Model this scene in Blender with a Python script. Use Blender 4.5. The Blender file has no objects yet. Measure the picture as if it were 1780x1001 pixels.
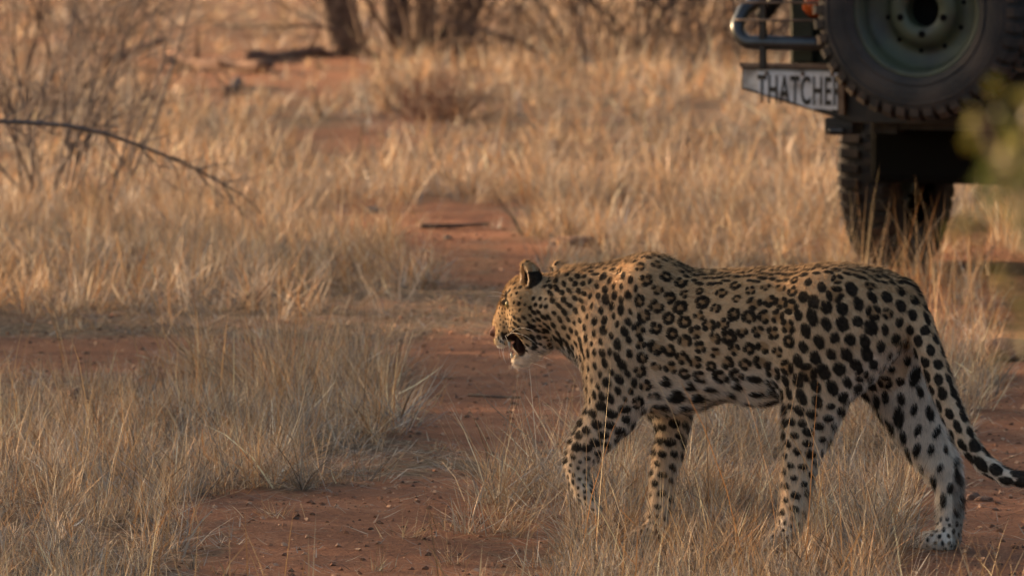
import bpy, bmesh, math, random
import numpy as np
from mathutils import Vector, Matrix, kdtree

random.seed(7)
RNG = np.random.default_rng(11)
scene = bpy.context.scene
COL = scene.collection
R = math.radians

# ------------------------------------------------------------------ camera
CAM_H = 2.04
F_PX = 13600.0            # focal length in pixels of the 1780 px wide photograph
PITCH = math.atan2(977.0, F_PX)
cam_d = bpy.data.cameras.new('camera')
cam_d.sensor_width = 36.0
cam_d.lens = F_PX / 1780.0 * 36.0
cam_d.clip_end = 3000.0
cam_d.dof.use_dof = True
cam_d.dof.focus_distance = 19.4
cam_d.dof.aperture_fstop = 8.7
cam = bpy.data.objects.new('camera', cam_d)
cam.location = (0, 0, CAM_H)
cam.rotation_euler = (math.pi / 2 - PITCH, 0, 0)
COL.objects.link(cam)
scene.camera = cam

# ------------------------------------------------------------------ light
SUN_DIR = Vector((-0.89, 0.455, 0.0)).normalized()
SUN_EL = R(12.0)
world = bpy.data.worlds.new("World")
scene.world = world
world.use_nodes = True
wn, wl = world.node_tree.nodes, world.node_tree.links
bg = wn['Background']
sky = wn.new('ShaderNodeTexSky')
sky.sky_type = 'NISHITA'
sky.sun_disc = False
sky.sun_elevation = SUN_EL
sky.sun_rotation = math.atan2(SUN_DIR.x, SUN_DIR.y)
sky.air_density = 1.0
sky.dust_density = 5.5
sky.ozone_density = 0.7
wl.new(sky.outputs[0], bg.inputs[0])
bg.inputs[1].default_value = 0.105
sun_d = bpy.data.lights.new('sun', 'SUN')
sun_d.energy = 5.0
sun_d.angle = R(0.6)
sun_d.color = (1.0, 0.65, 0.39)
sun = bpy.data.objects.new('sun', sun_d)
to_sun = Vector((SUN_DIR.x * math.cos(SUN_EL), SUN_DIR.y * math.cos(SUN_EL), math.sin(SUN_EL)))
sun.rotation_euler = to_sun.to_track_quat('Z', 'Y').to_euler()
sun.location = (-20, 20, 12)
COL.objects.link(sun)
scene.view_settings.view_transform = 'Standard'
scene.view_settings.look = 'None'
scene.view_settings.exposure = 1.5
scene.view_settings.gamma = 1.0
scene.view_settings.use_curve_mapping = False
scene.render.engine = 'CYCLES'
scene.cycles.use_denoising = True
scene.cycles.max_bounces = 6
scene.cycles.transparent_max_bounces = 8
scene.cycles_curves.shape = 'RIBBONS'
scene.render.film_transparent = False

# ------------------------------------------------------------------ helpers
CP, SP = math.cos(PITCH), math.sin(PITCH)
CAM = np.array([0, 0, CAM_H])


def ray(px, py):
    a, b = (px - 890.0) / F_PX, (py - 500.5) / F_PX
    return np.array([a, CP - b * SP, -SP - b * CP])


def ground(px, py, z=0.0):
    d = ray(px, py)
    return CAM + d * ((z - CAM_H) / d[2])


def at_depth(px, py, Y):
    d = ray(px, py)
    return CAM + d * (Y / d[1])


def to_px(P):
    P = np.asarray(P, dtype=float)
    q = P - CAM
    fwd = q[..., 1] * CP - q[..., 2] * SP
    up = q[..., 1] * SP + q[..., 2] * CP
    return 890 + F_PX * q[..., 0] / fwd, 500.5 - F_PX * up / fwd


def hash3(ix, iy, iz, seed):
    n = (ix * 374761393 + iy * 668265263 + iz * 2147483647 + seed * 974634777) & 0xffffffff
    n = ((n ^ (n >> 13)) * 1274126177) & 0xffffffff
    n = n ^ (n >> 16)
    return (n & 0xffff) / 65535.0


def vnoise(p, seed=0):
    """value noise, p (..., 3) -> 0..1"""
    p = np.asarray(p, dtype=np.float64)
    i = np.floor(p).astype(np.int64)
    f = p - i
    f = f * f * (3 - 2 * f)
    out = 0
    for a in (0, 1):
        for b in (0, 1):
            for c in (0, 1):
                w = (f[..., 0] if a else 1 - f[..., 0]) * (f[..., 1] if b else 1 - f[..., 1]) * (f[..., 2] if c else 1 - f[..., 2])
                out = out + w * hash3(i[..., 0] + a, i[..., 1] + b, i[..., 2] + c, seed)
    return out


def n2(x, y, s, seed=0):
    return vnoise(np.stack([np.asarray(x) * s, np.asarray(y) * s, np.zeros_like(np.asarray(x)) + 0.5], -1), seed)


def height(x, y):
    """height of the ground: mild undulation plus the hump of grass between the wheel ruts"""
    x = np.asarray(x, dtype=float); y = np.asarray(y, dtype=float)
    return (n2(x, y, 1.1, 3) - 0.5) * 0.045 + (n2(x, y, 3.7, 5) - 0.5) * 0.02 + (n2(x, y, 11.0, 8) - 0.5) * 0.008


def tag(o, label=None, cat=None, group=None, kind=None):
    if label: o['label'] = label
    if cat: o['category'] = cat
    if group: o['group'] = group
    if kind: o['kind'] = kind
    return o


def link(name, data, parent=None):
    o = bpy.data.objects.new(name, data)
    COL.objects.link(o)
    if parent is not None:
        o.parent = parent
    return o


def empty(name, loc=(0, 0, 0), rz=0.0):
    o = link(name, None)
    o.location = loc
    o.rotation_euler = (0, 0, rz)
    o.empty_display_size = 0.2
    return o


def np_mesh(name, verts, loops, starts, totals, smooth=False, cols=None):
    me = bpy.data.meshes.new(name)
    me.vertices.add(len(verts))
    me.vertices.foreach_set('co', np.ascontiguousarray(verts, dtype=np.float32).ravel())
    me.loops.add(len(loops))
    me.loops.foreach_set('vertex_index', np.ascontiguousarray(loops, dtype=np.int32))
    me.polygons.add(len(starts))
    me.polygons.foreach_set('loop_start', np.ascontiguousarray(starts, dtype=np.int32))
    me.polygons.foreach_set('loop_total', np.ascontiguousarray(totals, dtype=np.int32))
    me.polygons.foreach_set('use_smooth', np.full(len(starts), smooth))
    if cols is not None:
        for k, c in cols.items():
            a = me.attributes.new(k, 'FLOAT_COLOR', 'POINT')
            cc = np.ones((len(verts), 4), dtype=np.float32)
            cc[:, :c.shape[1]] = c
            a.data.foreach_set('color', cc.ravel())
    me.update(calc_edges=True)
    me.validate()
    return me


class MB:
    """collects simple shapes into one mesh"""
    def __init__(self):
        self.v, self.f = [], []

    def add(self, vs, fs):
        o = len(self.v)
        self.v += [tuple(map(float, p)) for p in vs]
        self.f += [tuple(i + o for i in q) for q in fs]
        return self

    def box(self, c, s, rz=0.0, taper=1.0):
        x, y, z = s[0] / 2, s[1] / 2, s[2] / 2
        ca, sa = math.cos(rz), math.sin(rz)
        vs = []
        for k in (-1, 1):
            t = taper if k > 0 else 1
            for (a, b) in ((-1, -1), (1, -1), (1, 1), (-1, 1)):
                px, py = a * x * t, b * y * t
                vs.append((c[0] + px * ca - py * sa, c[1] + px * sa + py * ca, c[2] + k * z))
        return self.add(vs, [(3, 2, 1, 0), (4, 5, 6, 7), (0, 1, 5, 4), (1, 2, 6, 5), (2, 3, 7, 6), (3, 0, 4, 7)])

    def tube(self, pts, r, n=8, cap=True):
        pts = [Vector(p) for p in pts]
        m = len(pts)
        rs = r if hasattr(r, '__len__') else [r] * m
        up = None
        rings = []
        for i, p in enumerate(pts):
            t = (pts[min(i + 1, m - 1)] - pts[max(i - 1, 0)])
            if t.length < 1e-9:
                t = Vector((0, 0, 1))
            t.normalize()
            if up is None:
                up = t.orthogonal().normalized()
            else:
                up = (up - t * up.dot(t))
                up = up.normalized() if up.length > 1e-6 else t.orthogonal().normalized()
            s = t.cross(up)
            rings.append([p + (up * math.cos(2 * math.pi * k / n) + s * math.sin(2 * math.pi * k / n)) * rs[i] for k in range(n)])
        vs = [q for ring in rings for q in ring]
        fs = []
        for i in range(m - 1):
            for k in range(n):
                k2 = (k + 1) % n
                fs.append((i * n + k, i * n + k2, (i + 1) * n + k2, (i + 1) * n + k))
        if cap:
            fs.append(tuple(range(n - 1, -1, -1)))
            fs.append(tuple((m - 1) * n + k for k in range(n)))
        return self.add(vs, fs)

    def lathe(self, prof, n=48, axis='Y', c=(0, 0, 0)):
        """profile of (radius, offset along the axis)"""
        vs = []
        for (r, h) in prof:
            for k in range(n):
                a = 2 * math.pi * k / n
                if axis == 'X':
                    vs.append((c[0] + h, c[1] + r * math.cos(a), c[2] + r * math.sin(a)))
                else:
                    vs.append((c[0] + r * math.cos(a), c[1] + h, c[2] + r * math.sin(a)))
        fs = []
        for i in range(len(prof) - 1):
            for k in range(n):
                k2 = (k + 1) % n
                fs.append((i * n + k, (i + 1) * n + k, (i + 1) * n + k2, i * n + k2))
        return self.add(vs, fs)

    def build(self, name, mat, parent=None, smooth=False, bevel=0.0):
        me = bpy.data.meshes.new(name)
        me.from_pydata(self.v, [], self.f)
        me.update()
        bm = bmesh.new(); bm.from_mesh(me)
        bmesh.ops.recalc_face_normals(bm, faces=bm.faces)
        bm.to_mesh(me); bm.free()
        if smooth:
            me.polygons.foreach_set('use_smooth', [True] * len(me.polygons))
        o = link(name, me, parent)
        if mat: me.materials.append(mat)
        if bevel:
            b = o.modifiers.new('bevel', 'BEVEL'); b.width = bevel; b.segments = 2; b.limit_method = 'ANGLE'
        return o


def mat(name, col=(0.5, 0.5, 0.5), rough=0.6, metal=0.0, noise=None, bump=0.0, bscale=40.0, spec=None):
    """principled material; noise = (second colour, scale, threshold, softness)"""
    m = bpy.data.materials.new(name)
    m.use_nodes = True
    nt = m.node_tree
    b = nt.nodes['Principled BSDF']
    b.inputs['Base Color'].default_value = (*col, 1)
    b.inputs['Roughness'].default_value = rough
    b.inputs['Metallic'].default_value = metal
    if spec is not None:
        b.inputs['Specular IOR Level'].default_value = spec
    tc = nt.nodes.new('ShaderNodeTexCoord')
    if noise:
        c2, sc, th, so = noise
        t = nt.nodes.new('ShaderNodeTexNoise')
        t.inputs['Scale'].default_value = sc
        t.inputs['Detail'].default_value = 8
        nt.links.new(tc.outputs['Object'], t.inputs['Vector'])
        r = nt.nodes.new('ShaderNodeMapRange')
        r.inputs[1].default_value = th - so; r.inputs[2].default_value = th + so
        nt.links.new(t.outputs[0], r.inputs[0])
        mx = nt.nodes.new('ShaderNodeMix'); mx.data_type = 'RGBA'
        mx.inputs[6].default_value = (*col, 1); mx.inputs[7].default_value = (*c2, 1)
        nt.links.new(r.outputs[0], mx.inputs[0])
        nt.links.new(mx.outputs[2], b.inputs['Base Color'])
    if bump:
        t2 = nt.nodes.new('ShaderNodeTexNoise')
        t2.inputs['Scale'].default_value = bscale
        t2.inputs['Detail'].default_value = 6
        nt.links.new(tc.outputs['Object'], t2.inputs['Vector'])
        bp = nt.nodes.new('ShaderNodeBump')
        bp.inputs['Strength'].default_value = bump
        bp.inputs['Distance'].default_value = 0.01
        nt.links.new(t2.outputs[0], bp.inputs['Height'])
        nt.links.new(bp.outputs[0], b.inputs['Normal'])
    return m


def attr_mat(name, attr='col', rough=0.65, transl=0.0, spec=0.3, sheen=0.0):
    """material whose colour comes from a colour attribute; transl mixes in light shining through"""
    m = bpy.data.materials.new(name)
    m.use_nodes = True
    nt = m.node_tree
    b = nt.nodes['Principled BSDF']
    a = nt.nodes.new('ShaderNodeAttribute'); a.attribute_name = attr
    nt.links.new(a.outputs['Color'], b.inputs['Base Color'])
    b.inputs['Roughness'].default_value = rough
    b.inputs['Specular IOR Level'].default_value = spec
    if transl:
        t = nt.nodes.new('ShaderNodeBsdfTranslucent')
        nt.links.new(a.outputs['Color'], t.inputs['Color'])
        mx = nt.nodes.new('ShaderNodeMixShader'); mx.inputs[0].default_value = transl
        nt.links.new(b.outputs[0], mx.inputs[1]); nt.links.new(t.outputs[0], mx.inputs[2])
        nt.links.new(mx.outputs[0], nt.nodes['Material Output'].inputs['Surface'])
    return m


def pip(px, py, poly):
    """vectorised point in polygon"""
    inside = np.zeros(np.shape(px), dtype=bool)
    n = len(poly)
    for i in range(n):
        x1, y1 = poly[i]; x2, y2 = poly[(i + 1) % n]
        c = ((y1 > py) != (y2 > py))
        with np.errstate(divide='ignore', invalid='ignore'):
            xi = (x2 - x1) * (py - y1) / (y2 - y1 + 1e-12) + x1
        inside ^= c & (px < xi)
    return inside

# ------------------------------------------------------------------ where grass, litter and bare soil lie (a map of the ground)
# polygons of ground points; value = (grass density, grass height, litter cover)
ZONES = [
    # grass banks
    ([(-1500, 330), (560, 345), (640, 420), (715, 490), (690, 560), (-1500, 560)], 1.0, 0.22, 0.75),
    ([(-1500, 650), (0, 655), (690, 650), (700, 690), (640, 760), (560, 830), (370, 852), (280, 890), (240, 960), (200, 1500), (-1500, 1500)], 1.0, 0.16, 0.8),
    ([(770, 1500), (800, 1000), (850, 905), (1000, 860), (1090, 760), (1070, 640), (1010, 540), (950, 440), (1000, 420), (1440, 425), (1520, 470), (1600, 560),
      (1600, 660), (1550, 780), (1520, 900), (1540, 1000), (1560, 1500)], 0.85, 0.155, 0.7),
    ([(-1500, 640), (0, 645), (340, 650), (420, 700), (0, 740), (-1500, 740)], 0.9, 0.10, 0.7),
    ([(-1500, -140), (560, -140), (900, -140), (860, 90), (620, 95), (560, 140), (120, 150), (-200, 140)], 0.5, 0.15, 0.6),
    ([(760, 1500), (770, 1000), (830, 900), (1010, 850), (1030, 960), (980, 1500)], 0.22, 0.15, 0.4),
    ([(1560, 470), (1720, 480), (1700, 600), (1640, 720), (1560, 790)], 0.30, 0.22, 0.4),
    # litter
    
    # bare soil
    ([(150, 1500), (255, 1001), (330, 935), (290, 885), (370, 858), (540, 848), (640, 835), (650, 770), (700, 735), (690, 690), (730, 650),
      (690, 600), (715, 560), (740, 520), (715, 470), (690, 430), (680, 402), (880, 396), (960, 430), (940, 480), (1000, 540), (1020, 600), (1040, 680),
      (1030, 740), (990, 800), (900, 850), (830, 905), (790, 1000), (750, 1500)], 0.015, 0.10, 0.10),
    ([(-1500, 582), (0, 585), (350, 585), (690, 592), (800, 600), (800, 645), (700, 652), (400, 652), (0, 655), (-1500, 660)], 0.03, 0.10, 0.12),
    ([(540, 345), (640, 335), (850, 365), (890, 398), (740, 408), (600, 400)], 0.04, 0.12, 0.25),
    ([(1555, 445), (1900, 440), (3200, 500), (3200, 1500), (1600, 1500), (1560, 1000), (1560, 900), (1640, 790), (1740, 640), (1700, 480)], 0.02, 0.08, 0.2),
    ([(470, 245), (620, 205), (770, 205), (760, 240), (600, 262)], 0.1, 0.15, 0.3),
    ([(180, 150), (290, 95), (640, 90), (660, 130), (560, 170), (380, 185)], 0.28, 0.10, 0.4),
    ([(1545, 880), (1620, 780), (1720, 780), (1720, 1040), (1600, 1040), (1570, 960)], 0.0, 0.05, 0.2),
    ([(-1500, 540), (0, 543), (660, 545), (740, 500), (850, 490), (880, 525), (840, 583), (700, 592), (-1500, 583)], 0.10, 0.07, 0.8),
    ([(720, 425), (860, 418), (900, 440), (880, 470), (740, 468)], 0.06, 0.05, 0.6),
    ([(1470, 392), (1740, 392), (1740, 478), (1490, 478)], 0.10, 0.15, 0.3),
    # straw lying across the rut and along its edge
    ([(560, 785), (700, 768), (900, 788), (1000, 788), (980, 812), (800, 822), (560, 838)], 0.12, 0.05, 0.8),
    ([(200, 1040), (255, 985), (340, 940), (430, 890), (460, 905), (360, 965), (300, 1040)], 0.15, 0.06, 0.75),
    ([(620, 700), (690, 640), (740, 650), (710, 700), (640, 740)], 0.25, 0.1, 0.7),
    ([(340, 635), (690, 640), (700, 690), (340, 700)], 1.3, 0.25, 0.7),
    ([(950, 1500), (958, 965), (990, 900), (1120, 915), (1300, 925), (1520, 895), (1535, 1000), (1540, 1500)], 2.6, 0.175, 0.7),
]
GX = np.arange(-1500, 3300, 5.0)
GY = np.arange(-140, 1500, 4.0)
_gx, _gy = np.meshgrid(GX, GY)
_w = ground(0, 0)
_jx = (vnoise(np.stack([_gx / 60, _gy / 22, _gx * 0], -1), 21) - 0.5) * 90 + (vnoise(np.stack([_gx / 17, _gy / 7, _gx * 0], -1), 22) - 0.5) * 36
_jy = (vnoise(np.stack([_gx / 60, _gy / 22, _gx * 0], -1), 23) - 0.5) * 26 + (vnoise(np.stack([_gx / 17, _gy / 7, _gx * 0], -1), 24) - 0.5) * 12
M_D = np.full(_gx.shape, 0.75); M_H = np.full(_gx.shape, 0.24); M_L = np.full(_gx.shape, 0.7)
for poly, d_, h_, l_ in ZONES:
    m_ = pip(_gx + _jx, _gy + _jy, poly)
    M_D[m_] = d_; M_H[m_] = h_; M_L[m_] = l_


def box_blur(a, k):
    for ax in (0, 1):
        c = np.cumsum(np.concatenate([np.repeat(np.take(a, [0], ax), k, ax), a, np.repeat(np.take(a, [-1], ax), k, ax)], ax), ax)
        n = a.shape[ax]
        hi = np.take(c, np.arange(2 * k - 1, 2 * k - 1 + n) + 0, ax)
        lo = np.take(c, np.arange(0, n), ax)
        a = (hi - lo) / (2 * k - 1)
    return a


M_Lb = box_blur(box_blur(M_L, 4), 3)


def ground_map(x, y, which):
    P = np.stack([x, y, np.zeros_like(x)], -1)
    px, py = to_px(P)
    i = np.clip(((py - GY[0]) / 4).astype(int), 0, len(GY) - 1)
    j = np.clip(((px - GX[0]) / 5).astype(int), 0, len(GX) - 1)
    return which[i, j]


# ------------------------------------------------------------------ ground sheet
def make_ground():
    xs = np.concatenate([-np.geomspace(600, 6.2, 26), np.linspace(-6, 6, 300), np.geomspace(6.2, 600, 26)])
    ys = np.concatenate([[-300, -100, -30, 0, 6, 10, 13], np.linspace(14, 27, 220), np.linspace(27.1, 64, 180), np.geomspace(66, 1500, 26)])
    X, Y = np.meshgrid(xs, ys)
    Z = height(X, Y)
    lit = ground_map(X, Y, M_Lb)
    far = (Y > 64) | (Y < 13)
    lit[far] = 0.65
    n = 0.6 * n2(X, Y, 2.2, 31) + 0.4 * n2(X, Y, 9.0, 32)
    lit = np.clip(lit + (n - 0.5) * 0.7 * (lit > 0.05), 0, 1)
    V = np.stack([X.ravel(), Y.ravel(), Z.ravel()], -1)
    ny, nx = X.shape
    idx = np.arange(ny * nx).reshape(ny, nx)
    q = np.stack([idx[:-1, :-1], idx[:-1, 1:], idx[1:, 1:], idx[1:, :-1]], -1).reshape(-1, 4)
    c = np.stack([lit.ravel()] * 3, -1)
    me = np_mesh('ground', V, q.ravel(), np.arange(len(q)) * 4, np.full(len(q), 4), True, {'litter': c})
    m = bpy.data.materials.new('red_sand')
    m.use_nodes = True
    nt = m.node_tree; L = nt.links
    b = nt.nodes['Principled BSDF']; b.inputs['Roughness'].default_value = 0.95; b.inputs['Specular IOR Level'].default_value = 0.1
    tc = nt.nodes.new('ShaderNodeTexCoord')

    def noise(s, d=8, rough=0.6):
        t = nt.nodes.new('ShaderNodeTexNoise'); t.inputs['Scale'].default_value = s; t.inputs['Detail'].default_value = d
        t.inputs['Roughness'].default_value = rough
        L.new(tc.outputs['Object'], t.inputs['Vector']); return t

    def ramp(src, stops):
        r = nt.nodes.new('ShaderNodeValToRGB')
        e = r.color_ramp.elements
        e[0].position, e[0].color = stops[0][0], (*stops[0][1], 1)
        e[1].position, e[1].color = stops[-1][0], (*stops[-1][1], 1)
        for p, cc in stops[1:-1]:
            x = e.new(p); x.color = (*cc, 1)
        L.new(src, r.inputs[0]); return r
    nmix = nt.nodes.new('ShaderNodeMath'); nmix.operation = 'MULTIPLY_ADD'; nmix.inputs[1].default_value = 0.55
    hf = nt.nodes.new('ShaderNodeMath'); hf.operation = 'MULTIPLY'; hf.inputs[1].default_value = 0.45
    L.new(noise(70, 6, 0.75).outputs[0], hf.inputs[0])
    L.new(noise(4, 10, 0.7).outputs[0], nmix.inputs[0]); L.new(hf.outputs[0], nmix.inputs[2])
    soil = ramp(nmix.outputs[0], [(0.34, (0.15, 0.082, 0.060)), (0.46, (0.31, 0.146, 0.088)), (0.54, (0.40, 0.188, 0.108)), (0.66, (0.52, 0.285, 0.175))])
    straw = ramp(noise(38, 6, 0.75).outputs[0], [(0.34, (0.065, 0.045, 0.032)), (0.5, (0.21, 0.155, 0.105)), (0.68, (0.44, 0.34, 0.23))])
    at = nt.nodes.new('ShaderNodeAttribute'); at.attribute_name = 'litter'
    ns = noise(16, 6, 0.7)
    add = nt.nodes.new('ShaderNodeMath'); add.operation = 'ADD'
    L.new(at.outputs['Fac'], add.inputs[0])
    sub = nt.nodes.new('ShaderNodeMath'); sub.operation = 'MULTIPLY_ADD'; sub.inputs[1].default_value = 1.6; sub.inputs[2].default_value = -0.85
    L.new(ns.outputs[0], sub.inputs[0]); L.new(sub.outputs[0], add.inputs[1])
    mr = nt.nodes.new('ShaderNodeMapRange'); mr.inputs[1].default_value = 0.3; mr.inputs[2].default_value = 0.75
    L.new(add.outputs[0], mr.inputs[0])
    mx = nt.nodes.new('ShaderNodeMix'); mx.data_type = 'RGBA'
    L.new(mr.outputs[0], mx.inputs[0]); L.new(soil.outputs[0], mx.inputs[6]); L.new(straw.outputs[0], mx.inputs[7])
    L.new(mx.outputs[2], b.inputs['Base Color'])
    n1, n3 = noise(22, 8, 0.7), noise(140, 3, 0.6)
    ad = nt.nodes.new('ShaderNodeMath'); ad.operation = 'MULTIPLY_ADD'; ad.inputs[1].default_value = 0.35
    L.new(n3.outputs[0], ad.inputs[0]); L.new(n1.outputs[0], ad.inputs[2])
    bp = nt.nodes.new('ShaderNodeBump'); bp.inputs['Strength'].default_value = 1.0; bp.inputs['Distance'].default_value = 0.06
    L.new(ad.outputs[0], bp.inputs['Height']); L.new(bp.outputs[0], b.inputs['Normal'])
    me.materials.append(m)
    o = link('ground', me)
    tag(o, kind='structure')
    return o


make_ground()

# ------------------------------------------------------------------ grass
STRAW = np.array([[0.43, 0.285, 0.170], [0.50, 0.37, 0.24], [0.36, 0.275, 0.20], [0.35, 0.305, 0.26], [0.45, 0.245, 0.115], [0.70, 0.60, 0.46], [0.15, 0.10, 0.07]])


def blade_mesh(name, base, length, lean_az, lean, bend, width, col, facing=None):
    """ribbon blades: arrays of roots (n,3), length, azimuth of the lean, lean angle, extra bend, width, colour"""
    n = len(base)
    if facing is None:
        facing = RNG.uniform(0, math.pi * 2, n)
    ts = np.array([0.0, 0.36, 0.70, 1.0])
    ws = np.array([1.0, 0.9, 0.62, 0.0])
    dirx, diry = np.cos(lean_az), np.sin(lean_az)
    sx, sy = np.cos(facing), np.sin(facing)
    P = base.copy()
    V = np.zeros((n, 7, 3), dtype=np.float32)
    prev = 0
    vi = 0
    for k, (t, w) in enumerate(zip(ts, ws)):
        if k:
            ang = lean + bend * (t + prev) / 2
            dl = length * (t - prev)
            P = P + np.stack([dirx * np.sin(ang) * dl, diry * np.sin(ang) * dl, np.cos(ang) * dl], -1)
        prev = t
        if k < 3:
            off = np.stack([sx, sy, np.zeros(n)], -1) * (width * w * 0.5)[:, None]
            V[:, vi] = P - off; V[:, vi + 1] = P + off
            vi += 2
        else:
            V[:, vi] = P
    V[:, :, 2] = np.maximum(V[:, :, 2], (base[:, 2] + 0.002)[:, None])
    o = (np.arange(n) * 7)[:, None]
    loops = (o + np.array([0, 1, 3, 2, 2, 3, 5, 4, 4, 5, 6])[None, :]).ravel()
    starts = ((np.arange(n) * 11)[:, None] + np.array([0, 4, 8])[None, :]).ravel()
    totals = np.tile([4, 4, 3], n)
    c = np.repeat(col, 7, axis=0)
    return np_mesh(name, V.reshape(-1, 3), loops, starts, totals, False, {'col': c})


grass_mat = attr_mat('dry_grass', rough=0.5, transl=0.28, spec=0.35)


def straw_cols(n, greyness=0.0, dark=1.0):
    w = np.array([0.22, 0.18, 0.15, 0.12 + greyness, 0.13, 0.10, 0.15]); w /= w.sum()
    c = STRAW[RNG.choice(len(STRAW), n, p=w)]
    c = c * RNG.uniform(0.75, 1.2, (n, 1)) * dark
    return np.clip(c * np.array([[1.04, 0.99, 0.90]]), 0, 0.8)


def grow(d0, d1, per_m2, blades, side, wid, hmul=1.0, spread=0.035, xcut=None):
    """clumps of blades on the stretch of ground from d0 to d1 metres before the camera"""
    xw = 0.0655 * d1 + side
    n = int((d1 - d0) * 2 * xw * per_m2)
    x = RNG.uniform(-xw, xw, n); y = RNG.uniform(d0, d1, n)
    keep = np.abs(x) < 0.0655 * y + side
    x, y = x[keep], y[keep]
    dn = ground_map(x, y, M_D) * (0.22 + 1.4 * n2(x, y, 1.9, 51))
    k = RNG.uniform(0, 1, len(x)) < dn
    x, y = x[k], y[k]
    if xcut is not None:
        k = xcut(x, y); x, y = x[k], y[k]
    cnt = RNG.poisson(blades, len(x)).clip(2)
    ci = np.repeat(np.arange(len(x)), cnt)
    nb = len(ci)
    az = RNG.uniform(0, 2 * math.pi, nb)
    rad = np.abs(RNG.normal(0, spread, nb))
    bx = x[ci] + np.cos(az) * rad; by = y[ci] + np.sin(az) * rad
    base = np.stack([bx, by, height(bx, by) - 0.004], -1)
    clump_h = RNG.uniform(0.55, 1.25, len(x))[ci]
    H = ground_map(x, y, M_H)[ci] * clump_h * hmul * 0.92
    hv = 0.55 + 0.9 * n2(x, y, 0.9, 52)[ci]
    H = H * hv
    caz = RNG.uniform(0, 2 * math.pi, len(x))[ci]
    cl = np.abs(RNG.normal(0.12, 0.16, len(x)))[ci]
    laz = np.where(RNG.uniform(0, 1, nb) < 0.5, az, caz) + RNG.normal(0, 0.5, nb)
    kind = RNG.choice(3, nb, p=(0.19, 0.39, 0.42))          # upright stems, arching leaves, broken and fallen straw
    ln = H * np.where(kind == 0, RNG.uniform(0.6, 1.35, nb), np.where(kind == 1, RNG.uniform(0.3, 1.0, nb), RNG.uniform(0.25, 0.9, nb)))
    lean = np.where(kind == 0, np.abs(RNG.normal(0.10, 0.12, nb)) + cl, np.where(kind == 1, np.abs(RNG.normal(0.35, 0.3, nb)) + cl, RNG.uniform(0.7, 1.5, nb)))
    bend = np.where(kind == 0, np.abs(RNG.normal(0.12, 0.2, nb)), np.where(kind == 1, np.abs(RNG.normal(0.7, 0.6, nb)), RNG.normal(0.1, 0.4, nb)))
    base[:, 2] += np.where(kind == 2, H * RNG.uniform(0, 0.45, nb) * RNG.uniform(0, 1, nb), 0)
    width = wid * np.where(kind == 0, RNG.uniform(0.4, 0.8, nb), RNG.uniform(0.5, 1.3, nb) * (1 + 0.9 * (RNG.uniform(0, 1, nb) < 0.12)))
    ctone = (RNG.uniform(0.62, 1.25, (len(x), 1)) * (0.75 + 0.5 * n2(x, y, 0.7, 53))[:, None])[ci]
    grey = (RNG.uniform(0, 1, len(x)) < 0.35)[ci] & (RNG.uniform(0, 1, nb) < 0.7)
    col = straw_cols(nb)
    lum = col.mean(1, keepdims=True)
    col = np.where(grey[:, None], lum * np.array([[1.10, 0.97, 0.83]]), col)
    col = np.clip(col * ctone, 0, 0.8)
    return base, ln, laz, lean, bend, width, col


def litter(d0, d1, per_m2, side, wid, length):
    xw = 0.0655 * d1 + side
    n = int((d1 - d0) * 2 * xw * per_m2)
    x = RNG.uniform(-xw, xw, n); y = RNG.uniform(d0, d1, n)
    k = (np.abs(x) < 0.0655 * y + side) & (RNG.uniform(0, 1, n) < np.maximum(ground_map(x, y, M_Lb) ** 1.6, 0.12))
    x, y = x[k], y[k]; n = len(x)
    base = np.stack([x, y, height(x, y) + RNG.uniform(0.001, 0.018, n)], -1)
    return (base, length * RNG.uniform(0.3, 1.3, n), RNG.uniform(0, 6.283, n), RNG.uniform(1.25, 1.5, n), RNG.uniform(-0.15, 0.2, n),
            wid * RNG.uniform(0.6, 1.4, n), straw_cols(n, 0.5, 0.95))


def cat_blades(*sets):
    return [np.concatenate([s[i] for s in sets]) for i in range(7)]


def grass_object(name, data, label):
    me = blade_mesh(name, *data)
    me.materials.append(grass_mat)
    o = link(name, me)
    tag(o, label, 'grass', kind='stuff')
    return o


left = lambda x, y: to_px(np.stack([x, y, x * 0], -1))[0] < 735
right = lambda x, y: to_px(np.stack([x, y, x * 0], -1))[0] >= 735
grass_object('dry_grass', grow(15.0, 25.2, 125, 42, 0.8, 0.0026, xcut=left), 'pale dry grass thick on the near left bank beside the red wheel rut')
grass_object('dry_grass', grow(15.0, 25.2, 125, 42, 0.8, 0.0026, xcut=right), 'dry tan grass on the strip around the paws of the leopard')
grass_object('dry_grass', grow(25.2, 34.5, 70, 30, 1.1, 0.0040, xcut=left), 'tall dry grass on the left bank behind the crossing strip of red soil')
grass_object('dry_grass', grow(25.2, 34.5, 70, 30, 1.1, 0.0040, xcut=right), 'orange dry grass between the back of the leopard and the vehicle tyre')
grass_object('dry_grass', grow(34.5, 64.0, 26, 20, 1.3, 0.0070), 'blurred dry grassland reaching back to the trees')
lit_d = cat_blades(litter(16.5, 25.2, 2200, 0.8, 0.0028, 0.085), litter(25.2, 36, 450, 1.0, 0.004, 0.12))
lo = grass_object('straw_litter', lit_d, 'flattened grey straw strewn over the red soil')
lo['category'] = 'straw'


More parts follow.
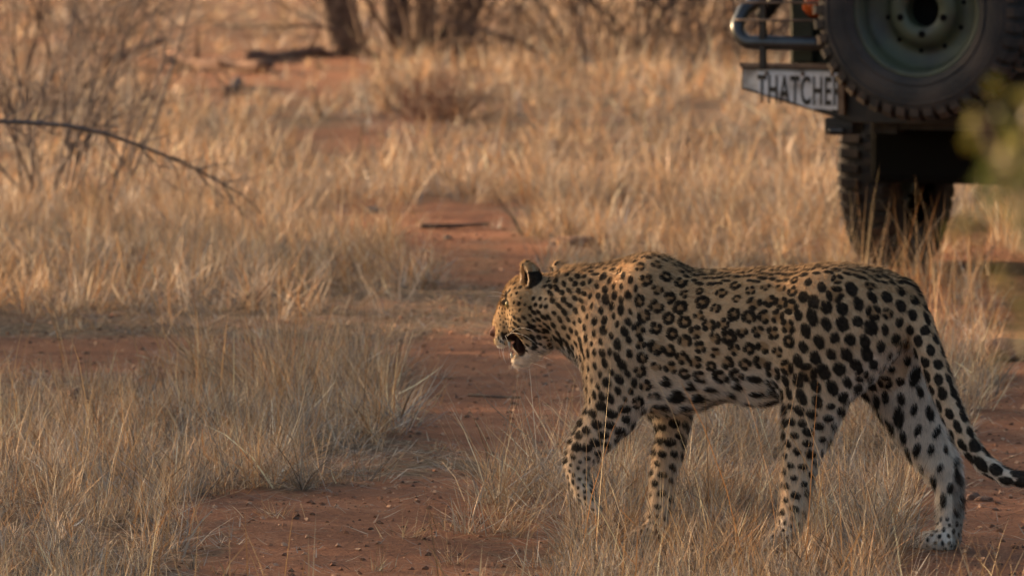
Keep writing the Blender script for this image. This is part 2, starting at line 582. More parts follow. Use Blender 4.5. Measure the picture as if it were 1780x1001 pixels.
# single tall stalks that cross in front of the leopard and blur near the camera
def stalks(pxpy, hmin, hmax, wid, nper=1, jit=0.02):
    b, ln = [], []
    for (px, py) in pxpy:
        g = ground(px, py)
        for _ in range(nper):
            x, y = g[0] + random.gauss(0, jit), g[1] + random.gauss(0, jit)
            b.append((x, y, float(height(x, y)) - 0.003)); ln.append(random.uniform(hmin, hmax))
    n = len(b)
    return (np.array(b), np.array(ln), RNG.uniform(0, 6.283, n), np.abs(RNG.normal(0.14, 0.16, n)), np.abs(RNG.normal(0.2, 0.35, n)),
            wid * RNG.uniform(0.7, 1.2, n), np.clip(straw_cols(n) * np.array([[1.08, 1.0, 0.85]]), 0, 0.8))


front = [(random.uniform(1000, 1340), random.uniform(965, 1020)) for _ in range(16)] + [(random.uniform(1340, 1530), random.uniform(960, 1040)) for _ in range(7)]
near = [(random.uniform(-60, 1500), random.uniform(1060, 1230)) for _ in range(90)] + [(random.uniform(1690, 1820), random.uniform(1060, 1180)) for _ in range(18)]
behind = [(random.uniform(1440, 1730), random.uniform(480, 640)) for _ in range(60)]
leftst = [(random.uniform(-20, 720), random.uniform(400, 900)) for _ in range(170)]
leftst = [q for q in leftst if ground_map(*[np.array([v]) for v in ground(*q)[:2]], M_D)[0] > 0.5]
st = cat_blades(stalks(front, 0.2, 0.55, 0.0027, 2), stalks(near, 0.12, 0.36, 0.0042, 2, 0.03), stalks(behind, 0.2, 0.5, 0.0034, 3, 0.04), stalks(leftst, 0.18, 0.40, 0.0028, 2, 0.03))
grass_object('grass_stalks', st, 'thin tall straw stalks standing above the shorter dry grass')


# crumbs of earth and grit lying on the bare soil
def grit():
    n = 52000
    x = RNG.uniform(-3, 3, n); y = RNG.uniform(17, 32, n)
    k = (np.abs(x) < 0.07 * y + 0.3) & (ground_map(x, y, M_D) < 0.3)
    x, y = x[k], y[k]; n = len(x)
    s = 0.0020 * RNG.pareto(1.9, n).clip(0.1, 4.0) + 0.0010
    t = np.array([[1, 0, -.4], [-.5, .87, -.4], [-.5, -.87, -.4], [0, 0, .9], [.6, .6, .4], [-.7, .1, .5]])
    V = t[None] * RNG.uniform(0.6, 1.3, (n, 6, 3)) * s[:, None, None] * np.array([1.3, 1.0, 0.75])
    a = RNG.uniform(0, 6.28, n)
    X = V[..., 0] * np.cos(a)[:, None] - V[..., 1] * np.sin(a)[:, None]; Y = V[..., 0] * np.sin(a)[:, None] + V[..., 1] * np.cos(a)[:, None]
    V = np.stack([X + x[:, None], Y + y[:, None], V[..., 2] + (height(x, y) + s * 0.25)[:, None]], -1)
    f = np.array([[0, 1, 4], [1, 3, 4], [1, 5, 3], [1, 2, 5], [2, 3, 5], [2, 0, 3], [0, 4, 3], [0, 2, 1]])
    L = (np.arange(n)[:, None, None] * 6 + f[None]).reshape(-1)
    col = np.array([[0.26, 0.13, 0.08], [0.16, 0.08, 0.05], [0.50, 0.30, 0.19], [0.12, 0.07, 0.05]])[RNG.integers(0, 4, n)]
    me = np_mesh('soil_crumbs', V.reshape(-1, 3), L, np.arange(n * 8) * 3, np.full(n * 8, 3), False, {'col': np.repeat(col, 6, axis=0)})
    me.materials.append(attr_mat('crumb', rough=0.95, spec=0.1))
    tag(link('soil_crumbs', me), 'small crumbs of red earth and grit scattered on the bare wheel ruts', 'grit', kind='stuff')


grit()

# ------------------------------------------------------------------ trees, bushes, logs, stones
bark_dark = mat('dark_bark', (0.075, 0.05, 0.038), 0.95, noise=((0.16, 0.11, 0.08), 14, 0.52, 0.12), bump=0.8, bscale=30)
bark_grey = mat('grey_twig', (0.10, 0.078, 0.070), 0.9, noise=((0.19, 0.155, 0.135), 30, 0.55, 0.15))
bark_brown = mat('brown_twig', (0.085, 0.052, 0.038), 0.9, noise=((0.15, 0.10, 0.07), 30, 0.55, 0.15))
wood_red = mat('weathered_log', (0.10, 0.055, 0.038), 0.95, noise=((0.19, 0.11, 0.07), 9, 0.5, 0.2), bump=0.8, bscale=25)
stone_m = mat('dull_stone', (0.12, 0.10, 0.09), 0.95, noise=((0.2, 0.16, 0.13), 25, 0.5, 0.2), bump=0.8, bscale=60)


def branch(mb, p, d, length, r, depth, rnd, wob=0.22, n=5, kids=3, droop=0.0, seg=6, ends=None, kid_len=0.62, kid_ang=(0.4, 0.9)):
    pts, rs = [p.copy()], [r]
    d = d.normalized()
    step = length / seg
    for i in range(seg):
        d = (d + Vector((rnd.gauss(0, wob), rnd.gauss(0, wob), rnd.gauss(0, wob) - droop)) * 0.6).normalized()
        p = p + d * step
        pts.append(p.copy()); rs.append(r * (1 - 0.72 * (i + 1) / seg))
    mb.tube(pts, rs, n=n, cap=False)
    if ends is not None and depth <= 1:
        ends += [q.copy() for q in pts[2:]]
    if depth <= 0:
        return
    for k in range(kids):
        i = rnd.randint(max(1, seg // 3), seg)
        t = (pts[i] - pts[i - 1]).normalized()
        a = rnd.uniform(*kid_ang)
        o = t.orthogonal().normalized()
        o = Matrix.Rotation(rnd.uniform(0, 6.283), 3, t) @ o
        branch(mb, pts[i], t * math.cos(a) + o * math.sin(a), length * kid_len * rnd.uniform(0.7, 1.15), rs[i] * 0.72, depth - 1, rnd, wob, max(3, n - 1), kids, droop, max(3, seg - 1), ends, kid_len, kid_ang)


def leaf_cloud(name, centres, spread, n, size, cols, m, parent=None):
    c = np.array([list(q) for q in centres])[RNG.integers(0, len(centres), n)] + RNG.normal(0, spread, (n, 3))
    a = RNG.normal(0, 1, (n, 3)); a /= np.linalg.norm(a, axis=1)[:, None]
    b = np.cross(a, RNG.normal(0, 1, (n, 3))); b /= np.linalg.norm(b, axis=1)[:, None]
    s = size * RNG.uniform(0.6, 1.3, (n, 1))
    V = np.stack([c - a * s, c + b * s * 0.45, c + a * s, c - b * s * 0.45], 1).reshape(-1, 3)
    col = np.repeat(np.array(cols)[RNG.integers(0, len(cols), n)] * RNG.uniform(0.75, 1.25, (n, 1)), 4, axis=0)
    me = np_mesh(name, V, np.arange(4 * n), np.arange(n) * 4, np.full(n, 4), False, {'col': col})
    me.materials.append(m)
    return link(name, me, parent)


leaf_mat = attr_mat('leaf', rough=0.5, transl=0.35, spec=0.3)


def zg(x, y):
    return float(height(np.array([x]), np.array([y]))[0])


# bare thorn bush on the left: many thin stems fanning from several points of one base
def bare_bush(name, label, cat, px, py, h, stems, spread, rad, m, seed, lean=(0, 0), depth=2, kids=3, group=None, wob=0.16, r0=0.008):
    rnd = random.Random(seed)
    g = ground(px, py)
    mb = MB()
    for i in range(stems):
        a = rnd.uniform(0, 6.283)
        q = Vector((math.cos(a) * rad * rnd.random(), math.sin(a) * rad * rnd.random(), -0.02))
        tilt = abs(rnd.gauss(0, spread))
        d = Vector((math.cos(a) * math.sin(tilt) + lean[0], math.sin(a) * math.sin(tilt) + lean[1], math.cos(tilt)))
        branch(mb, q, d, h * rnd.uniform(0.6, 1.2), r0 * rnd.uniform(0.6, 1.3), depth, rnd, wob, 5, kids, 0.0, 6, None, 0.55)
    o = mb.build(name, m, None, True)
    o.location = (g[0], g[1], zg(g[0], g[1]))
    return tag(o, label, cat, group)


bare_bush('bare_bush', 'leafless grey thorn bush with many fanning twigs at the upper left edge', 'bush', 95, 345, 1.05, 26, 0.55, 0.30, bark_grey, 3, (0.10, 0), depth=3, kids=4, r0=0.0075, wob=0.2)
bare_bush('bare_bush', 'smaller leafless bush half hidden behind the fanning thorn bush', 'bush', 30, 250, 1.1, 18, 0.5, 0.3, bark_brown, 8, (0.15, 0), depth=2, kids=5, r0=0.008, wob=0.2)
# one long bare branch that arches from the left edge down to the right
mb = MB()
P = [at_depth(x, y, 30.0 + k * 0.1) for k, (x, y) in enumerate([(-160, 235), (-60, 214), (0, 211), (60, 214), (120, 219), (180, 232), (240, 252), (290, 272), (340, 294), (385, 318), (430, 346), (455, 372)])]
mb.tube([Vector(p) for p in P], [0.011, 0.0095, 0.009, 0.0085, 0.008, 0.0075, 0.0065, 0.006, 0.005, 0.0042, 0.003, 0.002], 6)
_r = random.Random(5)
for i in (2, 3, 4, 5, 6, 7, 8, 9):
    for s in (1, -1):
        d = Vector(P[i + 1]) - Vector(P[i])
        branch(mb, Vector(P[i]), d.normalized() + Vector((0, _r.uniform(-.4, .4), s * _r.uniform(0.2, 0.7))), _r.uniform(0.12, 0.3), 0.0045, 1, _r, 0.2, 4, 3)
# its foot, on the ground beyond the picture's edge
mb.tube([Vector(P[0]), Vector(P[0]) + Vector((-0.3, 0.05, -0.12)), Vector((P[0][0] - 0.75, P[0][1] + .1, -0.02))], [0.013, 0.016, 0.02], 6)
tag(mb.build('dead_branch', bark_grey, None, True), 'long dark bare branch arching down over the grass in front of the thorn bush', 'branch')

# leafless brown scrub along the back
for k, (px, py, h, lab) in enumerate([(1030, 115, 1.2, 'twiggy brown bush in the blurred distance nearest the two tree trunks'), (1130, 95, 1.3, 'twiggy brown bush in the middle of the far scrub row'),
                                      (1240, 105, 1.25, 'twiggy brown bush at the back beside the vehicle bumper')]):
    bare_bush('scrub_bush', lab, 'bush', px, py, h, 34, 0.7, 0.5, bark_brown, 20 + k, depth=3, kids=4, group='brown scrub bushes at the back', r0=0.010, wob=0.3)
bare_bush('scrub_bush', 'dark tangled bush growing round the foot of the tree with several trunks', 'bush', 745, 100, 1.2, 34, 0.6, 0.5, bark_brown, 31, depth=3, kids=4, wob=0.3, group='brown scrub bushes at the back', r0=0.011)
bare_bush('scrub_bush', 'thin brown bush standing between the fallen logs and the thorn bush', 'bush', 180, 60, 1.2, 14, 0.6, 0.4, bark_brown, 33, depth=3, kids=4, wob=0.3, group='brown scrub bushes at the back', r0=0.010)
bare_bush('low_bush', 'small dark reddish bush on bare red soil in the middle distance', 'bush', 755, 208, 0.26, 46, 0.6, 0.2, mat('reddish_twig', (0.17, 0.085, 0.055), 0.9), 41, depth=2, kids=4, r0=0.0065, wob=0.3)


def bush_tree(px, py, h, trunks, label, seed):
    rnd = random.Random(seed)
    g = ground(px, py)
    root = empty('thorn_tree', (g[0], g[1], zg(g[0], g[1])))
    tag(root, label, 'tree')
    mb = MB(); ends = []
    for (dx, lean_x, r) in trunks:
        branch(mb, Vector((dx, rnd.uniform(-.1, .1), -0.05)), Vector((lean_x, rnd.uniform(-.15, .15), 1)), h * 0.62, r, 3, rnd, 0.12, 9, 4, -0.02, 8, ends, 0.6, (0.4, 1.0))
    mb.build('trunk', bark_dark, root, True)
    leaf_cloud('crown', ends, 0.14, 4200, 0.045, [(0.10, 0.11, 0.045), (0.14, 0.13, 0.06), (0.20, 0.15, 0.075)], leaf_mat, root)
    return root


bush_tree(606, 92, 4.6, [(0, -0.26, 0.135)], 'dark slanting tree trunk at the top behind the fallen logs', 2)
bush_tree(735, 96, 4.8, [(-0.14, -0.08, 0.095), (0.0, 0.05, 0.085), (0.14, 0.32, 0.105)], 'dark tree with several trunks spreading from one base at the top middle', 4)


def log(px0, py0, px1, py1, r, label, z0=None, z1=None, seed=0, cat='log'):
    rnd = random.Random(seed)
    a, b = Vector(ground(px0, py0)), Vector(ground(px1, py1))
    a.z = zg(a.x, a.y) + (r * 0.6 if z0 is None else z0); b.z = zg(b.x, b.y) + (r * 0.5 if z1 is None else z1)
    mb = MB()
    n = 9
    pts = [a.lerp(b, i / (n - 1)) + Vector((0, rnd.gauss(0, r * .3), rnd.gauss(0, r * .25))) for i in range(n)]
    mb.tube(pts, [r * rnd.uniform(0.75, 1.15) * (1 - 0.3 * i / n) for i in range(n)], 9)
    for _ in range(3):
        q = pts[rnd.randint(1, n - 2)]
        branch(mb, q, Vector((rnd.gauss(0, 1), rnd.gauss(0, .6), abs(rnd.gauss(0.4, .4)))), r * 4, r * 0.35, 0, rnd, 0.15, 5)
    return tag(mb.build('fallen_log', wood_red, None, True), label, cat)


log(300, 118, 470, 128, 0.062, 'longest reddish fallen log lying before the slanting trunk', seed=1)
log(430, 112, 590, 92, 0.055, 'dark fallen log leaning toward the foot of the slanting trunk', seed=2)
log(185, 122, 283, 112, 0.036, 'broken branch propped up with its dark end in the air left of the logs', z0=0.03, z1=0.16, seed=3)
log(395, 168, 415, 150, 0.04, 'short dark stump end lying below the fallen logs', seed=4)


def stick(px0, py0, px1, py1, r, label, m, seed, z=0.004):
    rnd = random.Random(seed)
    a, b = Vector(ground(px0, py0)), Vector(ground(px1, py1))
    pts = [a.lerp(b, i / 5) + Vector((0, rnd.gauss(0, 0.006), 0)) for i in range(6)]
    for p in pts: p.z = zg(p.x, p.y) + r + z
    mb = MB(); mb.tube(pts, [r * (1 - 0.4 * i / 5) for i in range(6)], 6)
    return tag(mb.build('stick', m, None, True), label, 'stick')


stick(925, 790, 990, 784, 0.008, 'grey stick on the red soil just ahead of the raised front paw', bark_grey, 1)
stick(730, 397, 850, 392, 0.012, 'dark stick lying across the sunlit patch of track behind the leopard', bark_dark, 2)
stick(815, 690, 905, 695, 0.006, 'thin dark twig on the red rut below the chin of the leopard', bark_dark, 3)
stick(690, 708, 735, 742, 0.004, 'short pale straw coloured twig lying at the left edge of the red rut', mat('pale_twig', (0.5, 0.38, 0.24), 0.8), 4)


def stone(px, py, s, label, seed, name='stone', cat='stone', m=None):
    rnd = np.random.default_rng(seed)
    bm = bmesh.new()
    bmesh.ops.create_icosphere(bm, subdivisions=3, radius=1.0)
    co = np.array([v.co[:] for v in bm.verts])
    nz = vnoise(co * 1.6 + seed, seed) * 0.55 + vnoise(co * 4 + seed, seed + 1) * 0.25 + 0.6
    for v, k in zip(bm.verts, nz):
        v.co = Vector((v.co.x * k * s[0], v.co.y * k * s[1], max(v.co.z, -0.35) * k * s[2]))
    me = bpy.data.meshes.new(name); bm.to_mesh(me); bm.free()
    me.polygons.foreach_set('use_smooth', [True] * len(me.polygons))
    me.materials.append(m or stone_m)
    o = link(name, me)
    g = ground(px, py)
    o.location = (g[0], g[1], zg(g[0], g[1]) + 0.3 * s[2])
    return tag(o, label, cat)


clod_m = mat('dark_soil', (0.10, 0.055, 0.038), 0.95, noise=((0.19, 0.105, 0.07), 30, 0.5, 0.2), bump=1.0, bscale=70)
stone(1003, 428, (0.10, 0.07, 0.028), 'low dark mound on the track straight behind the leopard shoulder', 1, 'mound', 'mound', clod_m)
stone(650, 371, (0.045, 0.04, 0.022), 'grey stone on the sunlit red patch left of the dark stick', 2)
stone(778, 418, (0.018, 0.018, 0.012), 'small dark stone on the track below the dark stick', 3)
stone(1760, 632, (0.085, 0.07, 0.055), 'dark earth mound at the right edge beyond the tail', 4, 'mound', 'mound', clod_m)
stone(1692, 866, (0.020, 0.018, 0.016), 'little dark clod beside the hind paw under the tail', 5, 'clod', 'clod', clod_m)
stone(1712, 870, (0.026, 0.018, 0.010), 'flat dark clod just right of the hind paw clod', 6, 'clod', 'clod', clod_m)
stone(140, 712, (0.045, 0.05, 0.05), 'dark lump put in for a dark hole in the grass of the near left bank', 7, 'hole_lump', 'hole_lump', clod_m)  # added dark lump in place of a dark hole
stone(892, 788, (0.010, 0.009, 0.007), 'small brown pellet at the left end of the grey stick', 8, 'pellet', 'pellet', clod_m)

# stand of thorn trees out to the left, towards the low sun: their crowns shade the foreground
for k, (p, s, hh, nl) in enumerate([(11.5, 23.0, 5.0, 2800), (15.4, 24.5, 5.6, 3600), (18.6, 22.5, 5.0, 4800), (22.6, 25.5, 5.0, 5200), (25.2, 27.0, 5.0, 3000), (36.0, 33.0, 5.4, 1500)]):
    x, y = p * 0.455 + s * -0.89, p * 0.89 + s * 0.455
    rnd = random.Random(100 + k)
    root = empty('shade_tree', (x, y, 0))
    tag(root, ['spreading thorn tree beyond the left edge nearest the camera', 'tallest spreading thorn tree beyond the left edge', 'spreading thorn tree beyond the left edge level with the leopard',
               'bushy thorn tree beyond the left edge just behind the level of the leopard', 'bushy thorn tree beyond the left edge level with the vehicle', 'thin crowned thorn tree farthest back beyond the left edge'][k], 'tree', 'thorn trees towards the sun')
    mb = MB(); ends = []
    branch(mb, Vector((0, 0, -0.05)), Vector((0.05, 0, 1)), hh * 0.5, 0.11, 3, rnd, 0.14, 8, 5, -0.03, 7, ends, 0.75, (0.5, 1.2))
    mb.build('trunk', bark_dark, root, True)
    leaf_cloud('crown', ends, 0.3, nl, 0.075, [(0.07, 0.09, 0.03), (0.10, 0.10, 0.04)], leaf_mat, root)


# leafy shrub close to the camera on the right, far out of focus
def near_shrub():
    rnd = random.Random(12)
    Y = 6.5
    g = at_depth(2100, 500, Y)
    root = empty('leafy_shrub', (g[0], Y, 0))
    tag(root, 'blurred green shrub with yellow flowers at the right edge close to the camera', 'shrub')
    mb = MB(); tips = []
    base = Vector((0, 0, 0))
    for k in range(24):
        top = Vector(at_depth(rnd.uniform(1695, 1960), rnd.uniform(160, 400), Y + rnd.uniform(-.25, .25))) - Vector(root.location)
        mid = Vector((rnd.uniform(-.02, .15), rnd.uniform(-.1, .1), 0.9))
        pts = [base.lerp(mid, t) if t < 1 else None for t in (0, .5)] + [mid, mid.lerp(top, 0.5) + Vector((0.05, 0, 0.0)), top]
        mb.tube(pts, [0.012, 0.010, 0.007, 0.004, 0.002], 5)
        for t in np.linspace(0, 1, 8):
            tips.append(pts[3].lerp(pts[4], t))
        for _ in range(7):
            q = pts[3].lerp(pts[4], rnd.random())
            e = q + Vector((rnd.uniform(-.035, .03), rnd.uniform(-.06, .06), rnd.uniform(-.03, .03)))
            mb.tube([q, e], [0.002, 0.001], 4)
            tips += [q.lerp(e, t) for t in (.4, .7, 1.)]
    mb.build('stem', bark_brown, root, True)
    f = leaf_cloud('foliage', tips, 0.010, 1900, 0.0105, [(0.075, 0.09, 0.022), (0.12, 0.125, 0.035), (0.20, 0.18, 0.06), (0.045, 0.06, 0.016)], leaf_mat, root)
    f['kind'] = 'stuff'
    ym = mat('yellow_petal', (0.42, 0.30, 0.02), 0.6)
    for (px, py) in ((1728, 150), (1685, 248), (1778, 170)):
        c = Vector(at_depth(px, py, Y)) - Vector(root.location)
        fm = MB()
        for j in range(6):
            a = j * math.pi / 3
            u = Vector((math.cos(a), 0.3, math.sin(a))) * 0.008; v = Vector((-math.sin(a), 0, math.cos(a))) * 0.003
            fm.add([c, c + u * 0.5 + v, c + u, c + u * 0.5 - v], [(0, 1, 2, 3)])
        fm.build('flower', ym, root)


near_shrub()

# ------------------------------------------------------------------ safari vehicle
def make_vehicle():
    YAW = R(23.0)                       # turned so that its rear looks a little to the left
    X0, Y0 = 2.12, 29.26
    root = empty('safari_vehicle', (X0, Y0, zg(X0, Y0)), -YAW)
    tag(root, 'dark green open safari vehicle seen from behind with a spare wheel on its tailgate', 'vehicle')
    # local axes: +Y forward, -X left side; origin on the ground under the rear axle
    paint = mat('olive_paint', (0.030, 0.036, 0.022), 0.5, noise=((0.075, 0.06, 0.042), 5, 0.6, 0.15), spec=0.4)
    black = mat('black_paint', (0.012, 0.012, 0.013), 0.42, noise=((0.05, 0.04, 0.032), 9, 0.62, 0.12))
    steel = mat('worn_tube', (0.09, 0.095, 0.10), 0.28, 0.7, noise=((0.05, 0.05, 0.05), 12, 0.55, 0.15))
    rubber = mat('dusty_rubber', (0.022, 0.021, 0.022), 0.85, noise=((0.060, 0.047, 0.040), 7, 0.56, 0.16), bump=0.3, bscale=60)
    lugm = mat('dusty_tread', (0.024, 0.021, 0.020), 0.9, noise=((0.085, 0.058, 0.042), 9, 0.55, 0.12))
    rimp = mat('olive_rim', (0.062, 0.074, 0.044), 0.5, noise=((0.035, 0.037, 0.03), 10, 0.56, 0.14))
    white = mat('plate_white', (0.62, 0.63, 0.66), 0.5, noise=((0.22, 0.16, 0.12), 16, 0.60, 0.12))
    whitebar = mat('chipped_white', (0.55, 0.54, 0.53), 0.6, noise=((0.12, 0.085, 0.06), 8, 0.57, 0.08))
    ink = mat('black_lettering', (0.012, 0.012, 0.012), 0.6, noise=((0.06, 0.045, 0.035), 30, 0.6, 0.1))
    rust = mat('rusty_edge', (0.22, 0.15, 0.10), 0.7, noise=((0.10, 0.06, 0.04), 20, 0.5, 0.15))
    amber = mat('amber_lens', (0.55, 0.10, 0.015), 0.15)
    shade_m = mat('shade_black', (0.006, 0.006, 0.006), 0.95, spec=0.08)  # near-black that puts in the shade inside holes and under the vehicle

    def tyre(parent, c, axis):
        """tyre 0.80 m across, tread lugs along both shoulders; axis X for road wheels, Y for the spare"""
        mb = MB()
        Rr, W = 0.385, 0.205
        prof = [(0.236, -W * .36), (0.248, -W * .47), (0.300, -W * .53), (0.345, -W * .51), (0.372, -W * .44), (Rr - .008, -W * .30), (Rr - .005, 0), (Rr - .008, W * .30),
                (0.372, W * .44), (0.345, W * .51), (0.300, W * .53), (0.248, W * .47), (0.236, W * .36)]
        mb.lathe(prof, 64, axis, c)
        t = mb.build('tyre', rubber, parent, True)
        lg = MB()
        nl = 44
        for s in (-1, 1):
            for k in range(nl):
                a = 2 * math.pi * (k + (0.5 if s > 0 else 0)) / nl
                da = 0.30 * 2 * math.pi / nl
                vs = []
                for (aa, rr, h) in ((a - da, 0.350, .515), (a + da, 0.350, .515), (a - da, 0.378, .50), (a + da, 0.378, .50),
                                    (a - da, 0.397, .40), (a + da, 0.397, .40), (a - da * .8, 0.399, .06), (a + da * .8, 0.399, .06),
                                    (a - da, 0.350, .44), (a + da, 0.350, .44), (a - da * .8, 0.372, .06), (a + da * .8, 0.372, .06)):
                    off = s * W * h
                    sh = 0.03 * (0.5 - h)
                    x, z = rr * math.cos(aa + sh), rr * math.sin(aa + sh)
                    vs.append((c[0] + off, c[1] + x, c[2] + z) if axis == 'X' else (c[0] + x, c[1] + off, c[2] + z))
                lg.add(vs, [(0, 1, 3, 2), (2, 3, 5, 4), (4, 5, 7, 6), (0, 2, 4, 8), (4, 6, 10, 8), (1, 9, 5, 3), (5, 9, 11, 7), (6, 7, 11, 10)])
        g = lg.build('tread', lugm, t)
        g['kind'] = 'stuff'
        # raised ring moulded on the side wall
        rg = MB()
        for s in (-1, 1):
            rg.lathe([(0.330, s * W * .515), (0.334, s * W * .54), (0.338, s * W * .515)], 64, axis, c)
            rg.lathe([(0.262, s * W * .49), (0.266, s * W * .515), (0.270, s * W * .50)], 64, axis, c)
        rg.build('side_ring', rubber, t, True)
        return t

    def rim(name, parent, c, axis, s):
        """dished steel rim; s = side that the dish looks to"""
        W = 0.205
        mb = MB()
        mb.lathe([(r_ * 1.055, h_ * W * s) for r_, h_ in ((0.214, .36), (0.228, .40), (0.231, .37), (0.226, .33), (0.212, .30), (0.205, .06), (0.190, -.02), (0.160, -.10), (0.132, -.10),
                  (0.124, .02), (0.108, .10), (0.062, .12), (0.058, .02), (0.056, -.25))], 56, axis, c)
        w = mb.build(name, rimp, parent, True)
        hb = MB()
        hb.lathe([(0.0005, -s * W * .22), (0.075, -s * W * .22)], 24, axis, c)
        hb.build('hub_shade_disc', shade_m, w)  # near-black disc closing the bore, stands in for its inner shade

        def disc(nm, ang, rr, rad, off):
            q = MB()
            x, z = rr * math.cos(ang), rr * math.sin(ang)
            cc = (c[0] + s * W * off, c[1] + x, c[2] + z) if axis == 'X' else (c[0] + x, c[1] + s * W * off, c[2] + z)
            q.lathe([(0.0005, s * 0.0035), (rad * .6, s * 0.004), (rad, s * 0.002), (rad, -s * 0.01)], 14, axis, cc)
            q.build(nm, shade_m, w)  # dark disc on the surface, painting the shade of an open hole
        for k in range(5):
            disc('stud_shade_disc', 2 * math.pi * k / 5 + 0.95, 0.086, 0.013, 0.112)
        for k in range(10):
            disc('vent_shade_disc', 2 * math.pi * k / 10 + 0.2, 0.160 - .012, 0.009, -0.098)
        return w

    # road wheels
    for (x, y) in ((-0.72, 0), (0.72, 0), (-0.72, 2.79), (0.72, 2.79)):
        w = rim('wheel', root, (x, y, 0.392), 'X', -1 if x < 0 else 1)
        tyre(w, (x, y, 0.392), 'X')
    # spare wheel on the tailgate
    SC = (-0.15, -1.28, 1.018)
    sp = rim('spare_wheel', root, SC, 'Y', -1)
    tyre(sp, SC, 'Y')
    MB().box((SC[0], -1.10, SC[2]), (0.16, 0.14, 0.16)).build('spare_bracket', black, root)
    # chassis, axles, springs
    ch = MB()
    for s in (-1, 1):
        ch.box((s * 0.40, 1.2, 0.62), (0.09, 4.4, 0.13))
    for y in (-0.95, 0.2, 1.4, 2.6):
        ch.box((0, y, 0.62), (0.71, 0.08, 0.10))
    ch.build('chassis', black, root)
    for y in (0, 2.79):
        ax = MB(); ax.tube([(-0.60, y, 0.392), (0.60, y, 0.392)], 0.045, 12)
        bmx = [(0.12 * math.cos(a) , a) for a in (0,)]
        ax.lathe([(0.02, -0.15), (0.10, -0.11), (0.135, 0), (0.10, 0.11), (0.03, 0.16)], 16, 'Y', (0.12, y, 0.392))
        ax.build('axle', shade_m, root, True)
    ls = MB()
    for s in (-1, 1):
        for k in range(5):
            L_ = 0.55 - k * 0.08
            ls.tube([(s * .5, -L_, 0.50 - .012 * k + 0.05), (s * .5, 0, 0.455 - .012 * k), (s * .5, L_, 0.50 - .012 * k + .05)], 0.008, 4)
    ls.build('leaf_spring', black, root)
    ex = MB(); ex.tube([(0.28, -1.12, 0.50), (0.28, -0.7, 0.50), (0.25, -0.2, 0.60), (0.25, 1.2, 0.60)], 0.03, 10)
    ex.build('exhaust_pipe', black, root, True)
    sl = MB(); sl.tube([(-0.42, -0.38, 0.47), (0.50, -0.38, 0.47)], 0.10, 16); sl.build('silencer', shade_m, root, True)  # added in near-black to fill the shaded underside
    tk = MB().box((-0.10, -0.60, 0.545), (0.86, 0.46, 0.36)); tk.build('fuel_tank', shade_m, root, bevel=0.03)  # widened and near-black to fill in the shade under the body
    # body tub, tailgate, wings, bonnet, open seats above
    tub = MB()
    tub.box((0, 0.15, 0.80), (1.50, 2.20, 0.06))
    for s in (-1, 1):
        tub.box((s * 0.77, -0.30, 1.10), (0.04, 1.32, 0.62))
        tub.box((s * 0.60, 0, 0.93), (0.30, 1.04, 0.20))
    tub.box((0, 1.2, 1.10), (1.50, 0.04, 0.62))
    tub.build('body_tub', paint, root, bevel=0.008)
    MB().box((0, -0.97, 1.10), (1.42, 0.04, 0.62)).build('tailgate', paint, root, bevel=0.008)
    bn = MB(); bn.box((0, 2.55, 1.02), (1.46, 1.5, 0.44)); bn.build('bonnet', paint, root, bevel=0.04)
    for s in (-1, 1):
        cp = MB().box((s * 0.715, -1.005, 1.17), (0.085, 0.05, 0.72))
        cp.build('corner_post', paint, root, bevel=0.006)
    for y, z in ((-0.45, 1.55), (0.45, 1.4), (1.3, 1.25)):
        st_ = MB(); st_.box((0, y, z), (1.36, 0.46, 0.12)); st_.box((0, y - 0.24, z + 0.28), (1.36, 0.10, 0.5))
        st_.build('seat', mat('green_canvas', (0.05, 0.055, 0.035), 0.8), root, bevel=0.03)
    fr = MB()
    for s in (-1, 1):
        fr.tube([(s * 0.74, -0.9, 1.4), (s * 0.74, -0.9, 2.35), (s * 0.74, 1.4, 2.35), (s * 0.74, 1.75, 1.3)], 0.02, 8)
    fr.build('roof_frame', black, root, True)
    MB().box((0, 0.3, 2.39), (1.56, 2.6, 0.03)).build('canvas_roof', bpy.data.materials['green_canvas'], root, bevel=0.01)
    # rear bumper: a beam whose end sweeps up, its face carrying the plate
    yb = -1.15
    zt = 0.800
    bp = MB()
    prof = [(-0.905, zt, 0.715), (-0.52, zt - .0, 0.612), (-0.46, zt, 0.60), (0.46, zt, 0.60), (0.52, zt, 0.612), (0.905, zt, 0.715)]
    vs = []
    for (x, a, b) in prof:
        vs += [(x, yb, a), (x, yb, b), (x, yb + 0.16, b), (x, yb + 0.16, a)]
    fs = []
    for i in range(len(prof) - 1):
        o = 4 * i
        for k in range(4):
            fs.append((o + k, o + (k + 1) % 4, o + 4 + (k + 1) % 4, o + 4 + k))
    fs += [(0, 1, 2, 3), tuple(len(vs) - 4 + k for k in (3, 2, 1, 0))]
    bp.add(vs, fs)
    bump = bp.build('rear_bumper', black, root, bevel=0.004)
    ed = MB(); ed.box((0, yb - 0.004, zt + 0.003), (1.81, 0.03, 0.016)); ed.build('bumper_edge', rust, bump)
    # white painted end of the bumper, and the plate bolted over it
    we = MB()
    y1 = yb - 0.006
    we.add([(-0.897, y1, zt - .012), (-0.55, y1, zt - .012), (-0.55, y1, 0.640), (-0.897, y1, 0.722), (-0.897, yb - .001, zt - .012), (-0.55, yb - .001, zt - .012), (-0.55, yb - .001, 0.640), (-0.897, yb - .001, 0.722)],
           [(0, 1, 2, 3), (0, 4, 5, 1), (1, 5, 6, 2), (2, 6, 7, 3), (3, 7, 4, 0)])
    we.build('white_panel', whitebar, bump)
    y2 = yb - 0.014
    pl = MB()
    ptop, xl, xr = zt - 0.020, -0.835, -0.525
